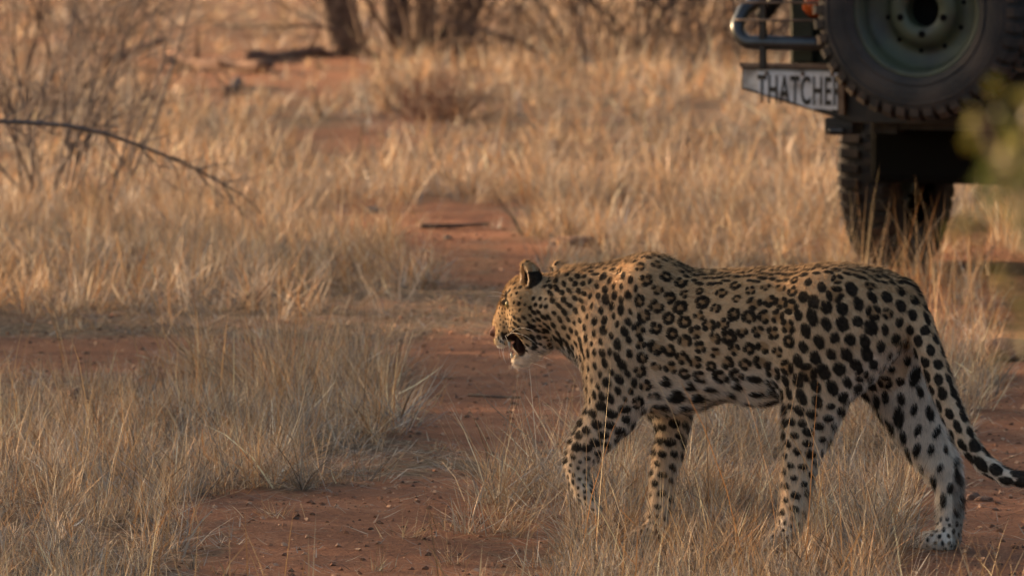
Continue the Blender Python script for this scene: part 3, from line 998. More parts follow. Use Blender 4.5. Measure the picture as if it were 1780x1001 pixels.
    outline = [(xl, ptop), (xr, ptop), (xr, 0.646), (xr - .10, 0.648), (xl + 0.10, 0.682), (xl, 0.703)]
    m_ = len(outline)
    pl.add([(x, y2, z) for x, z in outline] + [(x, y2 + .004, z) for x, z in outline],
           [tuple(range(m_))] + [(i, (i + 1) % m_, m_ + (i + 1) % m_, m_ + i) for i in range(m_)])
    plate = pl.build('number_plate', white, bump)
    # lettering
    cu = bpy.data.curves.new('lettering', 'FONT')
    cu.body = 'THATCHER'
    cu.size = 0.150
    cu.space_character = 1.12
    cu.offset = 0.0028
    tmp = bpy.data.objects.new('tmp_text', cu)
    COL.objects.link(tmp)
    bpy.context.view_layer.update()
    me = bpy.data.meshes.new_from_object(tmp.evaluated_get(bpy.context.evaluated_depsgraph_get()))
    bpy.data.objects.remove(tmp)
    co = np.array([v.co[:] for v in me.vertices])
    w0, h0 = np.ptp(co[:, 0]), np.ptp(co[:, 1])
    co[:, 0] = (co[:, 0] - co[:, 0].min()) / w0; co[:, 1] = (co[:, 1] - co[:, 1].min()) / h0
    hgt = 0.106
    X = -0.836 + co[:, 0] * 0.33
    Z = zt - 0.030 - hgt - co[:, 0] * 0.004 + co[:, 1] * hgt
    out = np.stack([X, np.full_like(X, y2 - 0.0015), Z], -1)
    me.vertices.foreach_set('co', out.astype(np.float32).ravel()); me.update()
    me.materials.clear(); me.materials.append(ink)
    link('plate_lettering', me, bump)
    for bx_ in (-0.80, -0.66, -0.545):
        bo = MB(); bo.lathe([(0.001, -0.006), (0.006, -0.005), (0.008, 0.0), (0.008, 0.006)], 10, 'Y', (bx_, y2, ptop - 0.006)); bo.build('bolt', rust, bump)
    br = MB(); br.box((-0.505, yb - 0.022, 0.71), (0.022, 0.02, 0.16)); br.build('plate_clamp', rust, bump)
    tw = MB(); tw.box((-0.53, yb + 0.06, 0.585), (0.11, 0.10, 0.06)); tw.tube([(-0.55, yb - 0.03, 0.57), (-0.49, yb - 0.03, 0.57)], 0.016, 8)
    tw.build('tow_bracket', black, bump, bevel=0.005)
    # tubular guard over the bumper, its left end curling forward, with posts and thin light-guard rods
    for s in (-1, 1):
        g = MB()
        pts = [(0.30 * s, yb - .01, 0.885), (0.86 * s, yb - .01, 0.885)]
        for a in np.linspace(0, math.pi * 0.5, 7)[1:]:
            pts.append((s * (0.86 + 0.065 * math.sin(a)), yb - .01 + 0.02 * (1 - math.cos(a)), 0.885 + 0.065 * (1 - math.cos(a))))
        pts += [(s * 0.915, yb + 0.05, 1.00), (s * 0.87, yb + 0.12, 1.045), (s * 0.80, yb + 0.17, 1.10), (s * 0.76, yb + .2, 1.13)]
        g.tube(pts, 0.026, 14)
        rail = g.build('guard_rail', steel, root, True)
        MB().box((s * 0.812, yb - 0.022, 0.98), (0.022, 0.022, 0.37)).build('guard_post', black, rail)
        MB().box((s * 0.812, yb - 0.022, 1.25), (0.022, 0.022, 0.17)).build('guard_post', black, rail)
        dg = MB(); dg.tube([(s * 0.84, yb + .02, 0.97), (s * 0.70, yb + .08, 1.16), (s * 0.60, yb + 0.1, 1.3)], 0.028, 10); dg.build('guard_brace', black, rail, True)
        for z in (0.968, 1.032):
            wr = MB(); wr.tube([(s * 0.905, yb + .02, z), (s * 0.912, yb - .045, z), (s * 0.895, yb - .055, z), (s * 0.56, yb - .055, z + .004), (s * 0.55, yb, z)], 0.0045, 6)
            wr.build('guard_rod', rust, rail, True)
        # round rear lamp
        lm = MB(); lm.lathe([(0.045, 0.03), (0.048, 0.0)], 24, 'Y', (s * 0.655, -1.06, 1.02)); lamp = lm.build('rear_lamp', black, root, True)
        ln_ = MB(); ln_.lathe([(0.001, -0.045), (0.022, -0.040), (0.038, -0.022), (0.045, 0.0), (0.045, 0.012)], 24, 'Y', (s * 0.655, -1.06, 1.02)); ln_.build('lens', amber, lamp, True)
    return root


make_vehicle()

# ------------------------------------------------------------------ leopard
PHI = R(20.0)
HEAD = np.array([-math.cos(PHI), math.sin(PHI), 0.0])       # walking direction
LEFT = np.array([-math.sin(PHI), -math.cos(PHI), 0.0])      # its left flank looks to the camera
_pw = ground(1640, 957)
ORG = _pw + 0.095 * LEFT + HEAD * 0.55                        # point on the ground under its middle
ORG[2] = 0.0


def un(px, py, lat=0.0):
    """photo point -> leopard's own axes (u forward, w left, z up) at the distance lat from its middle plane"""
    d = ray(px, py)
    Q = ORG + LEFT * lat
    t = np.dot(Q - CAM, LEFT) / np.dot(d, LEFT)
    p = CAM + d * t
    r = p - ORG
    return np.array([np.dot(r, HEAD), np.dot(r, LEFT), p[2]])


def loc2px(L):
    L = np.asarray(L)
    P = ORG + L[..., 0:1] * HEAD + L[..., 1:2] * LEFT + L[..., 2:3] * np.array([0, 0, 1.0])
    return to_px(P)


SC_ = F_PX / 19.5          # pixels per metre at the animal
VOX = 0.0031


class Field:
    def __init__(s, lo, hi, h):
        s.lo = np.array(lo); s.h = h
        s.n = np.ceil((np.array(hi) - s.lo) / h).astype(int) + 1
        s.D = np.full(s.n, 0.2, dtype=np.float32)

    def sub(s, lo, hi):
        a = np.clip(np.floor((np.array(lo) - s.lo) / s.h).astype(int), 0, s.n - 1)
        b = np.clip(np.ceil((np.array(hi) - s.lo) / s.h).astype(int) + 1, 1, s.n)
        ax = [(np.arange(a[i], b[i]) * s.h + s.lo[i]).astype(np.float32) for i in range(3)]
        return tuple(slice(a[i], b[i]) for i in range(3)), ax[0][:, None, None], ax[1][None, :, None], ax[2][None, None, :]

    def union(s, fn, lo, hi, k=0.02):
        m = k + 0.02
        sl, U, W, Z = s.sub(np.array(lo) - m, np.array(hi) + m)
        d = fn(U, W, Z)
        c = s.D[sl]
        h = np.maximum(k - np.abs(c - d), 0) / k
        s.D[sl] = np.minimum(c, d) - h * h * k * 0.25

    def cut(s, fn, lo, hi, k=0.006):
        sl, U, W, Z = s.sub(np.array(lo) - k, np.array(hi) + k)
        d = -fn(U, W, Z)
        c = s.D[sl]
        h = np.maximum(k - np.abs(c - d), 0) / k
        s.D[sl] = np.maximum(c, d) + h * h * k * 0.25


def capsule(p1, p2, r1, r2, q):
    def fn(U, W, Z):
        d = p2 - p1
        dw = d[1] / q
        L2 = d[0] ** 2 + dw ** 2 + d[2] ** 2 + 1e-12
        a, b, c = U - p1[0], (W - p1[1]) / q, Z - p1[2]
        t = np.clip((a * d[0] + b * dw + c * d[2]) / L2, 0, 1)
        return (np.sqrt((a - t * d[0]) ** 2 + (b - t * dw) ** 2 + (c - t * d[2]) ** 2) - (r1 + (r2 - r1) * t)) * min(1.0, q)
    m = max(r1, r2) * max(1, q)
    return fn, np.minimum(p1, p2) - m, np.maximum(p1, p2) + m


def ellipsoid(c, r, ang=0.0):
    """r = (along u', lateral, along z'); ang turns u' towards z"""
    ca, sa = math.cos(ang), math.sin(ang)

    def fn(U, W, Z):
        a, b, e = U - c[0], W - c[1], Z - c[2]
        x = (a * ca + e * sa); z = (-a * sa + e * ca)
        k0 = np.sqrt((x / r[0]) ** 2 + (b / r[1]) ** 2 + (z / r[2]) ** 2)
        k1 = np.sqrt((x / r[0] ** 2) ** 2 + (b / r[1] ** 2) ** 2 + (z / r[2] ** 2) ** 2) + 1e-9
        return k0 * (k0 - 1) / k1
    m = max(r)
    return fn, np.array(c) - m, np.array(c) + m


def chain(F, pts, k=0.025, inset=2.0):
    """pts: (px, py, lateral, radius px, lateral squash)"""
    L = [(un(p[0], p[1], p[2]), (p[3] - inset) / SC_, p[4] if len(p) > 4 else 1.0) for p in pts]
    caps = [capsule(a, b, ra, rb, (qa + qb) / 2) for (a, ra, qa), (b, rb, qb) in zip(L[:-1], L[1:])]

    def fn(U, W, Z):
        d = caps[0][0](U, W, Z)
        for c in caps[1:]:
            e = c[0](U, W, Z)
            h = np.maximum(0.006 - np.abs(d - e), 0) / 0.006
            d = np.minimum(d, e) - h * h * 0.0015
        return d
    F.union(fn, np.min([c[1] for c in caps], 0), np.max([c[2] for c in caps], 0), k=k)


def ell(F, px, py, lat, rx, rz, rl, ang=0.0, k=0.02):
    """ellipsoid given in photo pixels; ang in degrees, clockwise-positive on the photo for an animal facing left"""
    F.union(*ellipsoid(un(px, py, lat), (rx / SC_, rl, rz / SC_), R(ang)), k=k)


TAIL = [(1568, 512, 0.0, 30), (1594, 560, 0.018, 27), (1614, 610, 0.03, 25), (1635, 665, 0.035, 23), (1656, 718, 0.035, 21), (1680, 768, 0.03, 19), (1712, 806, 0.02, 17), (1748, 828, 0.02, 15),
        (1785, 834, 0.02, 13.5), (1822, 828, 0.02, 12.5), (1856, 806, 0.015, 11.5), (1880, 775, 0.01, 9)]

F = Field((-0.88, -0.24, -0.03), (0.62, 0.24, 0.76), VOX)
# trunk: top and bottom outline with half width, from chest to rump
TORSO = [(985, 470, 590, .072), (1005, 466, 610, .080), (1030, 462, 645, .092), (1060, 459, 680, .105), (1100, 458, 703, .118), (1140, 460, 713, .126), (1180, 470, 715, .131), (1230, 471, 697, .134),
         (1280, 469, 690, .135), (1330, 466, 691, .132), (1380, 464, 688, .126), (1430, 461, 672, .122), (1480, 460, 655, .116), (1520, 466, 640, .108), (1555, 479, 622, .092), (1580, 495, 600, .070), (1597, 515, 580, .045)]
tu = np.array([un(p[0], (p[1] + p[2]) / 2)[0] for p in TORSO])
tz1 = np.array([un(p[0], p[1])[2] for p in TORSO]); tz0 = np.array([un(p[0], p[2])[2] for p in TORSO]); tw = np.array([p[3] for p in TORSO])
o_ = np.argsort(tu)
tu, tz1, tz0, tw = tu[o_], tz1[o_], tz0[o_], tw[o_]


def torso_fn(U, W, Z):
    u = U[:, 0, 0]
    a, b, w = np.interp(u, tu, tz1), np.interp(u, tu, tz0), np.interp(u, tu, tw)
    zc = ((a + b) / 2)[:, None, None]; hz = ((a - b) / 2)[:, None, None]; w = w[:, None, None]
    dz = (Z - zc) / hz; dw = np.abs(W) / w
    wn_ = np.abs(dw * (1 + 0.10 * dz)) + 1e-6               # chest a little wider below than along the spine
    k = (np.abs(dz) ** 2.25 + wn_ ** 2.25) ** (1 / 2.25)
    d = (k - 1) * np.minimum(hz, w)
    e = np.maximum(tu[0] - U, U - tu[-1])
    return np.maximum(d, e)


F.union(torso_fn, (tu[0], -0.15, 0.3), (tu[-1], 0.15, 0.72), k=0.01)
# shoulder blades, shoulder and haunch muscles
for s in (1, -1):
    ell(F, 1136, 494 if s > 0 else 495, 0.042 * s, 54, 46, 0.034, 12, 0.06)
    ell(F, 1088, 600, 0.084 * s, 58, 100, 0.045, 12, 0.05)
    ell(F, 1120, 520, 0.070 * s, 50, 70, 0.045, 10, 0.03)
ell(F, 1448, 580, 0.068, 88, 106, 0.057, -10, 0.065)
ell(F, 1520, 575, -0.060, 75, 105, 0.060, 0, 0.03)
# loose belly skin
ell(F, 1195, 684, 0.0, 48, 24, 0.08, -4, 0.025)
ell(F, 1312, 676, 0.0, 42, 22, 0.07, 6, 0.025)
# near fore leg, lifted and bent at the wrist
chain(F, [(1085, 620, .095, 72, .62), (1076, 672, .100, 60, .70), (1062, 715, .100, 46, .78), (1040, 748, .100, 37, .85), (1016, 780, .098, 30, .9), (1003, 806, .096, 23, 1.0), (1006, 832, .095, 19.5, 1.1), (1015, 852, .095, 20, 1.15)], 0.03)
for dx, dl in ((0, -0.018), (2, 0.0), (0, 0.018)):
    chain(F, [(1016, 850, .095 + dl, 11), (1026 + dx, 872, .095 + dl, 10.5), (1036 + dx, 884, .095 + dl, 8)], 0.012)
# far fore leg, planted
chain(F, [(1150, 640, -.085, 66, .6), (1162, 690, -.085, 50, .75), (1168, 725, -.085, 34, .95), (1168, 755, -.085, 26, 1.05), (1160, 790, -.085, 25.5, 1.0), (1152, 830, -.085, 21, 1.1), (1148, 880, -.085, 20.5, 1.15), (1143, 918, -.085, 23, 1.15)], 0.03)
for dl in (-0.027, -0.009, 0.009, 0.027):
    chain(F, [(1140, 921, -.085 + dl, 15), (1118 - (4 if abs(dl) < .02 else 0), 929, -.085 + dl, 13.5), (1106 - (4 if abs(dl) < .02 else 0), 932, -.085 + dl, 10)], 0.012)
# near hind leg under the body
chain(F, [(1440, 590, .080, 88, .5), (1424, 640, .085, 70, .6), (1416, 695, .088, 57, .68), (1403, 748, .090, 44, .75), (1391, 795, .090, 33, .8), (1386, 838, .090, 27, .85), (1382, 880, .090, 23, .95), (1372, 918, .090, 23, 1.1)], 0.03)
for dl in (-0.027, -0.009, 0.009, 0.027):
    chain(F, [(1368, 930, .090 + dl, 15), (1346 - (4 if abs(dl) < .02 else 0), 937, .090 + dl, 13.5), (1334 - (4 if abs(dl) < .02 else 0), 940, .090 + dl, 10)], 0.012)
# far hind leg stretched back: thigh, shank, hock, upright metatarsus, paw
chain(F, [(1528, 580, -.062, 72, .62), (1552, 640, -.080, 66, .62), (1574, 690, -.088, 58, .62), (1594, 735, -.093, 49, .66), (1616, 775, -.095, 41, .72), (1637, 812, -.095, 33, .75), (1649, 840, -.095, 25, .85), (1652, 870, -.095, 21.5, .95), (1651, 905, -.095, 22, 1.0), (1647, 932, -.095, 24, 1.1)], 0.03)
for dl in (-0.027, -0.009, 0.009, 0.027):
    f_ = 6 if abs(dl) < .02 else 0
    chain(F, [(1640, 940, -.095 + dl, 17), (1618 - f_, 940, -.095 + dl, 16), (1604 - f_, 944, -.095 + dl, 12)], 0.012)
# tail
chain(F, [(p[0], p[1], p[2], p[3]) for p in TAIL], 0.007)
# neck and head, carried low
chain(F, [(1050, 555, 0, 94, .80), (1000, 537, 0, 66, .95), (965, 532, 0, 58, 1.0), (935, 528, 0, 50, 1.1)], 0.03)
ell(F, 1010, 575, 0, 50, 40, 0.07, 20, 0.03)
ell(F, 922, 520, 0, 47, 44, 0.074, 0, 0.02)                    # skull
ell(F, 925, 560, 0, 40, 44, 0.074, 30, 0.02)                   # cheeks
ell(F, 935, 590, 0, 26, 22, 0.058, 30, 0.02)
chain(F, [(905, 520, 0, 28, 1.3), (887, 540, 0, 24, 1.05), (874, 560, 0, 19, 1.0), (863, 575, 0, 11.5, 1.2)], 0.015)   # bridge of the nose
ell(F, 886, 568, 0, 24, 22, 0.042, 40, 0.012)                  # upper jaw
for s in (1, -1):
    ell(F, 879, 525, 0.036 * s, 10, 6, 0.014, -50, 0.008)      # brow
    ell(F, 874, 588, 0.020 * s, 15, 17, 0.021, 40, 0.008)      # whisker pad
    ell(F, 905, 548, 0.046 * s, 20, 12, 0.016, -45, 0.012)     # cheek bone
ell(F, 857, 578, 0, 6.5, 6.5, 0.017, 0, 0.006)                 # nose pad
chain(F, [(938, 592, 0, 22, 1.35), (924, 608, 0, 19, 1.3), (910, 622, 0, 14.5, 1.3), (901, 626, 0, 11.5, 1.2)], 0.012)   # lower jaw
ell(F, 899, 626, 0, 8.5, 8, 0.020, 0, 0.008)
for s in (1, -1):                                              # open mouth, tongue left standing in the middle
    F.cut(*ellipsoid(un(895, 601, 0.060 * s), (12.5 / SC_, 0.046, 20 / SC_), R(-22)), k=0.005)
F.cut(*ellipsoid(un(878, 615, 0), (7 / SC_, 0.06, 9 / SC_), R(-35)), k=0.004)

ell(F, 906, 606, 0, 17, 8, 0.026, 35, 0.004)                  # tongue
ell(F, 911, 596, 0, 10, 20, 0.040, -15, 0.004)                # back of the mouth


def ear(px, py, lat, s):
    c = un(px, py, lat)
    F.union(*ellipsoid(c, (0.026, 0.022, 0.043), R(-22)), k=0.010)
    F.union(*ellipsoid(un(px + 6, py + 22, lat), (0.026, 0.020, 0.02), R(0)), k=0.012)
    F.union(*ellipsoid(un(px - 10, py - 20, lat), (0.006, 0.009, 0.012), R(-10)), k=0.012)
    q = c + np.array([0.013, 0.010 * s, 0.004])
    F.cut(*ellipsoid(q, (0.015, 0.014, 0.027), R(-20)), k=0.004)


ear(923, 483, 0.047, 1)
ear(978, 483, -0.052, -1)


def surface_nets(D, lo, h):
    """quads of the zero surface of a sampled field"""
    S = D < 0
    nx, ny, nz = D.shape
    idx = -np.ones((nx - 1, ny - 1, nz - 1), dtype=np.int64)
    cnt = np.zeros((nx - 1, ny - 1, nz - 1), dtype=np.int8)
    for a in (0, 1):
        for b in (0, 1):
            for c in (0, 1):
                cnt += S[a:nx - 1 + a, b:ny - 1 + b, c:nz - 1 + c]
    act = np.argwhere((cnt > 0) & (cnt < 8))
    idx[act[:, 0], act[:, 1], act[:, 2]] = np.arange(len(act))
    acc = np.zeros((len(act), 3)); wt = np.zeros(len(act))
    cor = [(a, b, c) for a in (0, 1) for b in (0, 1) for c in (0, 1)]
    vals = {k: D[act[:, 0] + k[0], act[:, 1] + k[1], act[:, 2] + k[2]] for k in cor}
    for k in cor:
        for ax in range(3):
            if k[ax] == 0:
                k2 = list(k); k2[ax] = 1; k2 = tuple(k2)
                v1, v2 = vals[k], vals[k2]
                m = (v1 < 0) != (v2 < 0)
                t = np.where(m, v1 / np.where(m, v1 - v2, 1), 0)
                p = np.array(k, dtype=float)[None] + t[:, None] * np.eye(3)[ax][None]
                acc += p * m[:, None]; wt += m
    V = (act + acc / wt[:, None]) * h + lo
    quads = []
    for ax in range(3):
        o1, o2 = [(1, 2), (2, 0), (0, 1)][ax]
        sl1 = [slice(1, -1)] * 3; sl1[ax] = slice(0, -1)
        sl2 = [slice(1, -1)] * 3; sl2[ax] = slice(1, None)
        A, B = S[tuple(sl1)], S[tuple(sl2)]
        e = np.argwhere(A != B)
        if len(e) == 0: continue
        off = np.ones(3, dtype=int); off[ax] = 0
        c0 = e + off
        flip = A[e[:, 0], e[:, 1], e[:, 2]]
        d1 = np.zeros(3, dtype=int); d1[o1] = 1
        d2 = np.zeros(3, dtype=int); d2[o2] = 1
        g = lambda c: idx[c[:, 0], c[:, 1], c[:, 2]]
        q = np.stack([g(c0 - d1 - d2), g(c0 - d2), g(c0), g(c0 - d1)], -1)
        q[~flip] = q[~flip][:, ::-1]
        quads.append(q)
    q = np.concatenate(quads)
    q = q[(q >= 0).all(1)]
    return V, q


V, Q = surface_nets(F.D, F.lo, VOX)
# relax a little, and take smooth normals
e = np.concatenate([Q[:, [0, 1]], Q[:, [1, 2]], Q[:, [2, 3]], Q[:, [3, 0]]])
for lam in (0.5, 0.5, 0.4):
    s_ = np.zeros_like(V); c_ = np.zeros(len(V))
    for a, b in ((0, 1), (1, 0)):
        for ax in range(3):
            s_[:, ax] += np.bincount(e[:, a], V[e[:, b], ax], len(V))
        c_ += np.bincount(e[:, a], minlength=len(V))
    V = V + lam * (s_ / c_[:, None] - V)
fn = np.cross(V[Q[:, 2]] - V[Q[:, 0]], V[Q[:, 3]] - V[Q[:, 1]])
N = np.zeros_like(V)
for k in range(4):
    for ax in range(3):
        N[:, ax] += np.bincount(Q[:, k], fn[:, ax], len(V))
N /= np.linalg.norm(N, axis=1)[:, None] + 1e-12
NV = len(V)
PX, PY = loc2px(V)

# ---- regions of the coat
tail_pts = np.array([un(p[0], p[1], p[2]) for p in TAIL])


def dist_poly(P, pts):
    best = np.full(len(P), 9.0); tt = np.zeros(len(P))
    for i in range(len(pts) - 1):
        d = pts[i + 1] - pts[i]
        t = np.clip(((P - pts[i]) @ d) / (d @ d), 0, 1)
        q = np.linalg.norm(P - pts[i] - t[:, None] * d, axis=1)
        m = q < best
        best[m] = q[m]; tt[m] = i + t[m]
    return best, tt


dt, tt = dist_poly(V, tail_pts)
W_ = V[:, 1]
is_tail = (dt < 0.046 - 0.0022 * tt) & (tt > 0.6) & (W_ > -0.035)
is_head = (PX < 955) & (PY < 650)
is_neck = (PX >= 945) & (PX < 1015) & (PY < 630) & ~is_head
far_leg = (W_ < -0.045) & (PY > 640) & ~is_tail & (PX > 1100)
far_hind = far_leg & (PX > 1480)
inner_far = (W_ < -0.03) & (PX > 1490) & (PY > 555) & ~is_tail & (N[:, 1] > -0.35)
near_leg = (W_ > 0.03) & (((PY > 640) & (PX < 1135)) | ((PY > 660) & (PX > 1340) & (PX < 1500)))
haunch = (PX > 1385 - (PY - 460) * 0.10) & ~is_tail & ~inner_far
leg_low = ((PY > 715) | far_leg | ((PY > 700) & near_leg)) & ~is_tail
paw = ((PY > 895) | ((PX < 1040) & (PY > 800))) & ~is_tail
spine = (N[:, 2] > 0.74) & (PY < 500) & (PX > 1000) & (PX < 1600)
belly = (PX > 1110) & (PX < 1400) & (PY > 655) & ~near_leg & ~leg_low
REG = np.zeros(NV, dtype=int)                                # 0 flank
REG[haunch] = 1; REG[belly] = 2; REG[spine] = 3; REG[is_neck] = 4
REG[leg_low] = 5; REG[inner_far & ~is_head] = 6; REG[paw] = 7; REG[is_tail] = 8; REG[is_head] = 9
REG[(REG == 0) & (PX < 1105) & (PX > 985) & ~is_head & (PY > 475)] = 11
REG[(is_head) & (PX < 892) & (PY > 535)] = 10
SPACE = {0: .0315, 1: .0318, 2: .041, 3: .0165, 4: .0180, 5: .0255, 6: .034, 7: .0150, 8: .0285, 9: .0135, 10: .0088, 11: .0212}


def fbm3(p, s, seed):
    return vnoise(p * s, seed) * 0.6 + vnoise(p * s * 2.1, seed + 1) * 0.4


# base coat
hgt01 = np.clip((V[:, 2] - 0.34) / 0.33, 0, 1)
gold = np.array([0.47, 0.315, 0.175]); buff = np.array([0.53, 0.375, 0.230]); pale = np.array([0.61, 0.485, 0.355]); whit = np.array([0.76, 0.71, 0.65])
base = pale[None] * (1 - hgt01[:, None]) + buff[None] * hgt01[:, None]
up = np.clip((N[:, 2] - 0.2) / 0.6, 0, 1)[:, None] * (hgt01[:, None] > 0.3)
base = base * (1 - up) + gold[None] * up
wm = np.zeros(NV)
wm = np.maximum(wm, np.clip((-N[:, 2] - 0.15) / 0.5, 0, 1) * (PY > 600))
wm = np.maximum(wm, np.clip((PY - 668) / 30, 0, 1) * belly)
wm = np.maximum(wm, 0.85 * (inner_far & (PX > 1490)))
wm = np.maximum(wm, 0.15 * np.clip((PY - 690) / 60, 0, 1) * leg_low)
wm = np.maximum(wm, 0.6 * np.clip((PY - 616) / 14, 0, 1) * is_head)                       # chin
wm = np.maximum(wm, 0.8 * np.clip(1 - np.hypot(PX - 872, PY - 596) / 14, 0, 1) * is_head)
wm = np.maximum(wm, 0.45 * np.clip((PY - 575) / 40, 0, 1) * (is_head & (PX > 905)))
wm = np.maximum(wm, 0.7 * np.clip((tt - 5) / 3, 0, 1) * is_tail)
wm = np.clip(wm + (fbm3(V, 35, 61) - 0.5) * 0.35 * (wm > 0.05), 0, 1)[:, None]
base = base * (1 - wm) + whit[None] * wm
base = base * (0.86 + 0.28 * fbm3(V, 22, 71))[:, None] * (0.9 + 0.2 * vnoise(V * 160, 72))[:, None]
fg = (is_head & (PX < 925) & (PY < 600))
base[fg] = base[fg] * np.array([0.80, 0.76, 0.66])
bridge = is_head & (PX < 880) & (PY < 585)
base[bridge] = base[bridge] * np.array([0.85, 0.80, 0.74])

# ---- spots: Poisson-spread centres, each a solid blotch or a broken ring
cell = 0.055
gridh = {}
centres = []


def free(p, r, kx, ky, kz):
    for a in (kx - 1, kx, kx + 1):
        for b in (ky - 1, ky, ky + 1):
            for c in (kz - 1, kz, kz + 1):
                for j in gridh.get((a, b, c), ()):
                    q = V[j]
                    rr = min(r[0] * r[1], SPACE[REG[j]] * r[1]) * 0.5 + 0.5 * max(r[0], SPACE[REG[j]]) * r[1] * 0.94
                    if (p[0] - q[0]) ** 2 + (p[1] - q[1]) ** 2 + (p[2] - q[2]) ** 2 < rr * rr:
                        return False
    return True


for mul, cnt in ((1.14, 40000), (1.0, 50000)):
    for i in RNG.permutation(NV)[:cnt]:
        p = V[i]
        k = (int(p[0] // cell), int(p[1] // cell), int(p[2] // cell))
        if free(p, (SPACE[REG[i]], mul), *k):
            gridh.setdefault(k, []).append(i)
            centres.append(i)

kd = kdtree.KDTree(NV)
for i, p in enumerate(V):
    kd.insert(p, i)
kd.balance()
# let the centres push one another apart until they are evenly spread
cen = V[centres].copy()
creg = [REG[i] for i in centres]
for it in range(9):
    ck = kdtree.KDTree(len(cen))
    for i, p in enumerate(cen):
        ck.insert(p, i)
    ck.balance()
    new = cen.copy()
    for i, p in enumerate(cen):
        r = SPACE[creg[i]] * 1.42
        mv = np.zeros(3)
        for (q, j, d) in ck.find_range(Vector(p), r):
            if j != i and d > 1e-6:
                rr = (SPACE[creg[i]] + SPACE[creg[j]]) * 0.71
                if d < rr:
                    mv += (p - cen[j]) / d * (rr - d) * 0.28
        _, k, _d = kd.find(Vector(p + mv))
        if REG[k] == creg[i]:
            new[i] = V[k]; centres[i] = k
    cen = new
spot = np.zeros(NV); inner = np.zeros(NV)
warp = (vnoise(V * 95, 81) - 0.5) * 0.55 + (vnoise(V * 210, 82) - 0.5) * 0.35
brown = np.zeros(NV)


def flow(i):
    """lie of the coat at vertex i"""
    reg = REG[i]
    if reg in (5, 6, 7): d = np.array([-0.15, 0, -1.0])
    elif reg in (9, 10): d = np.array([-0.72, 0, 0.70])
    elif reg == 8:
        k = int(min(tt[i], len(tail_pts) - 1.01)); d = tail_pts[k + 1] - tail_pts[k]
    elif reg == 4: d = np.array([-0.95, 0, -0.15])
    elif reg == 1: d = np.array([-0.45, 0, -0.85])
    else: d = np.array([-1.0, 0, -0.28])
    if (PX[i] < 1120 and PY[i] > 500 and reg == 0) or reg == 11: d = np.array([-0.35, 0, -0.95])
    n = N[i]
    d = d - n * (d @ n)
    return d / (np.linalg.norm(d) + 1e-9)


def blob(c, n, t, a, b, soft=0.10, target=None):
    bb = np.cross(n, t)
    f = kd.find_range(Vector(c), max(a, b) * 1.45)
    if not f: return
    ids = np.array([x[1] for x in f])
    v = V[ids] - c
    k = np.sqrt(((v @ t) / a) ** 2 + ((v @ bb) / b) ** 2 + ((v @ n) / (max(a, b) * 1.3)) ** 2) + warp[ids] * 0.55
    s = np.clip((1 + soft - k) / (2 * soft), 0, 1)
    s = s * s * (3 - 2 * s) * (N[ids] @ n > -0.2)
    arr = spot if target is None else target
    arr[ids] = np.maximum(arr[ids], s)


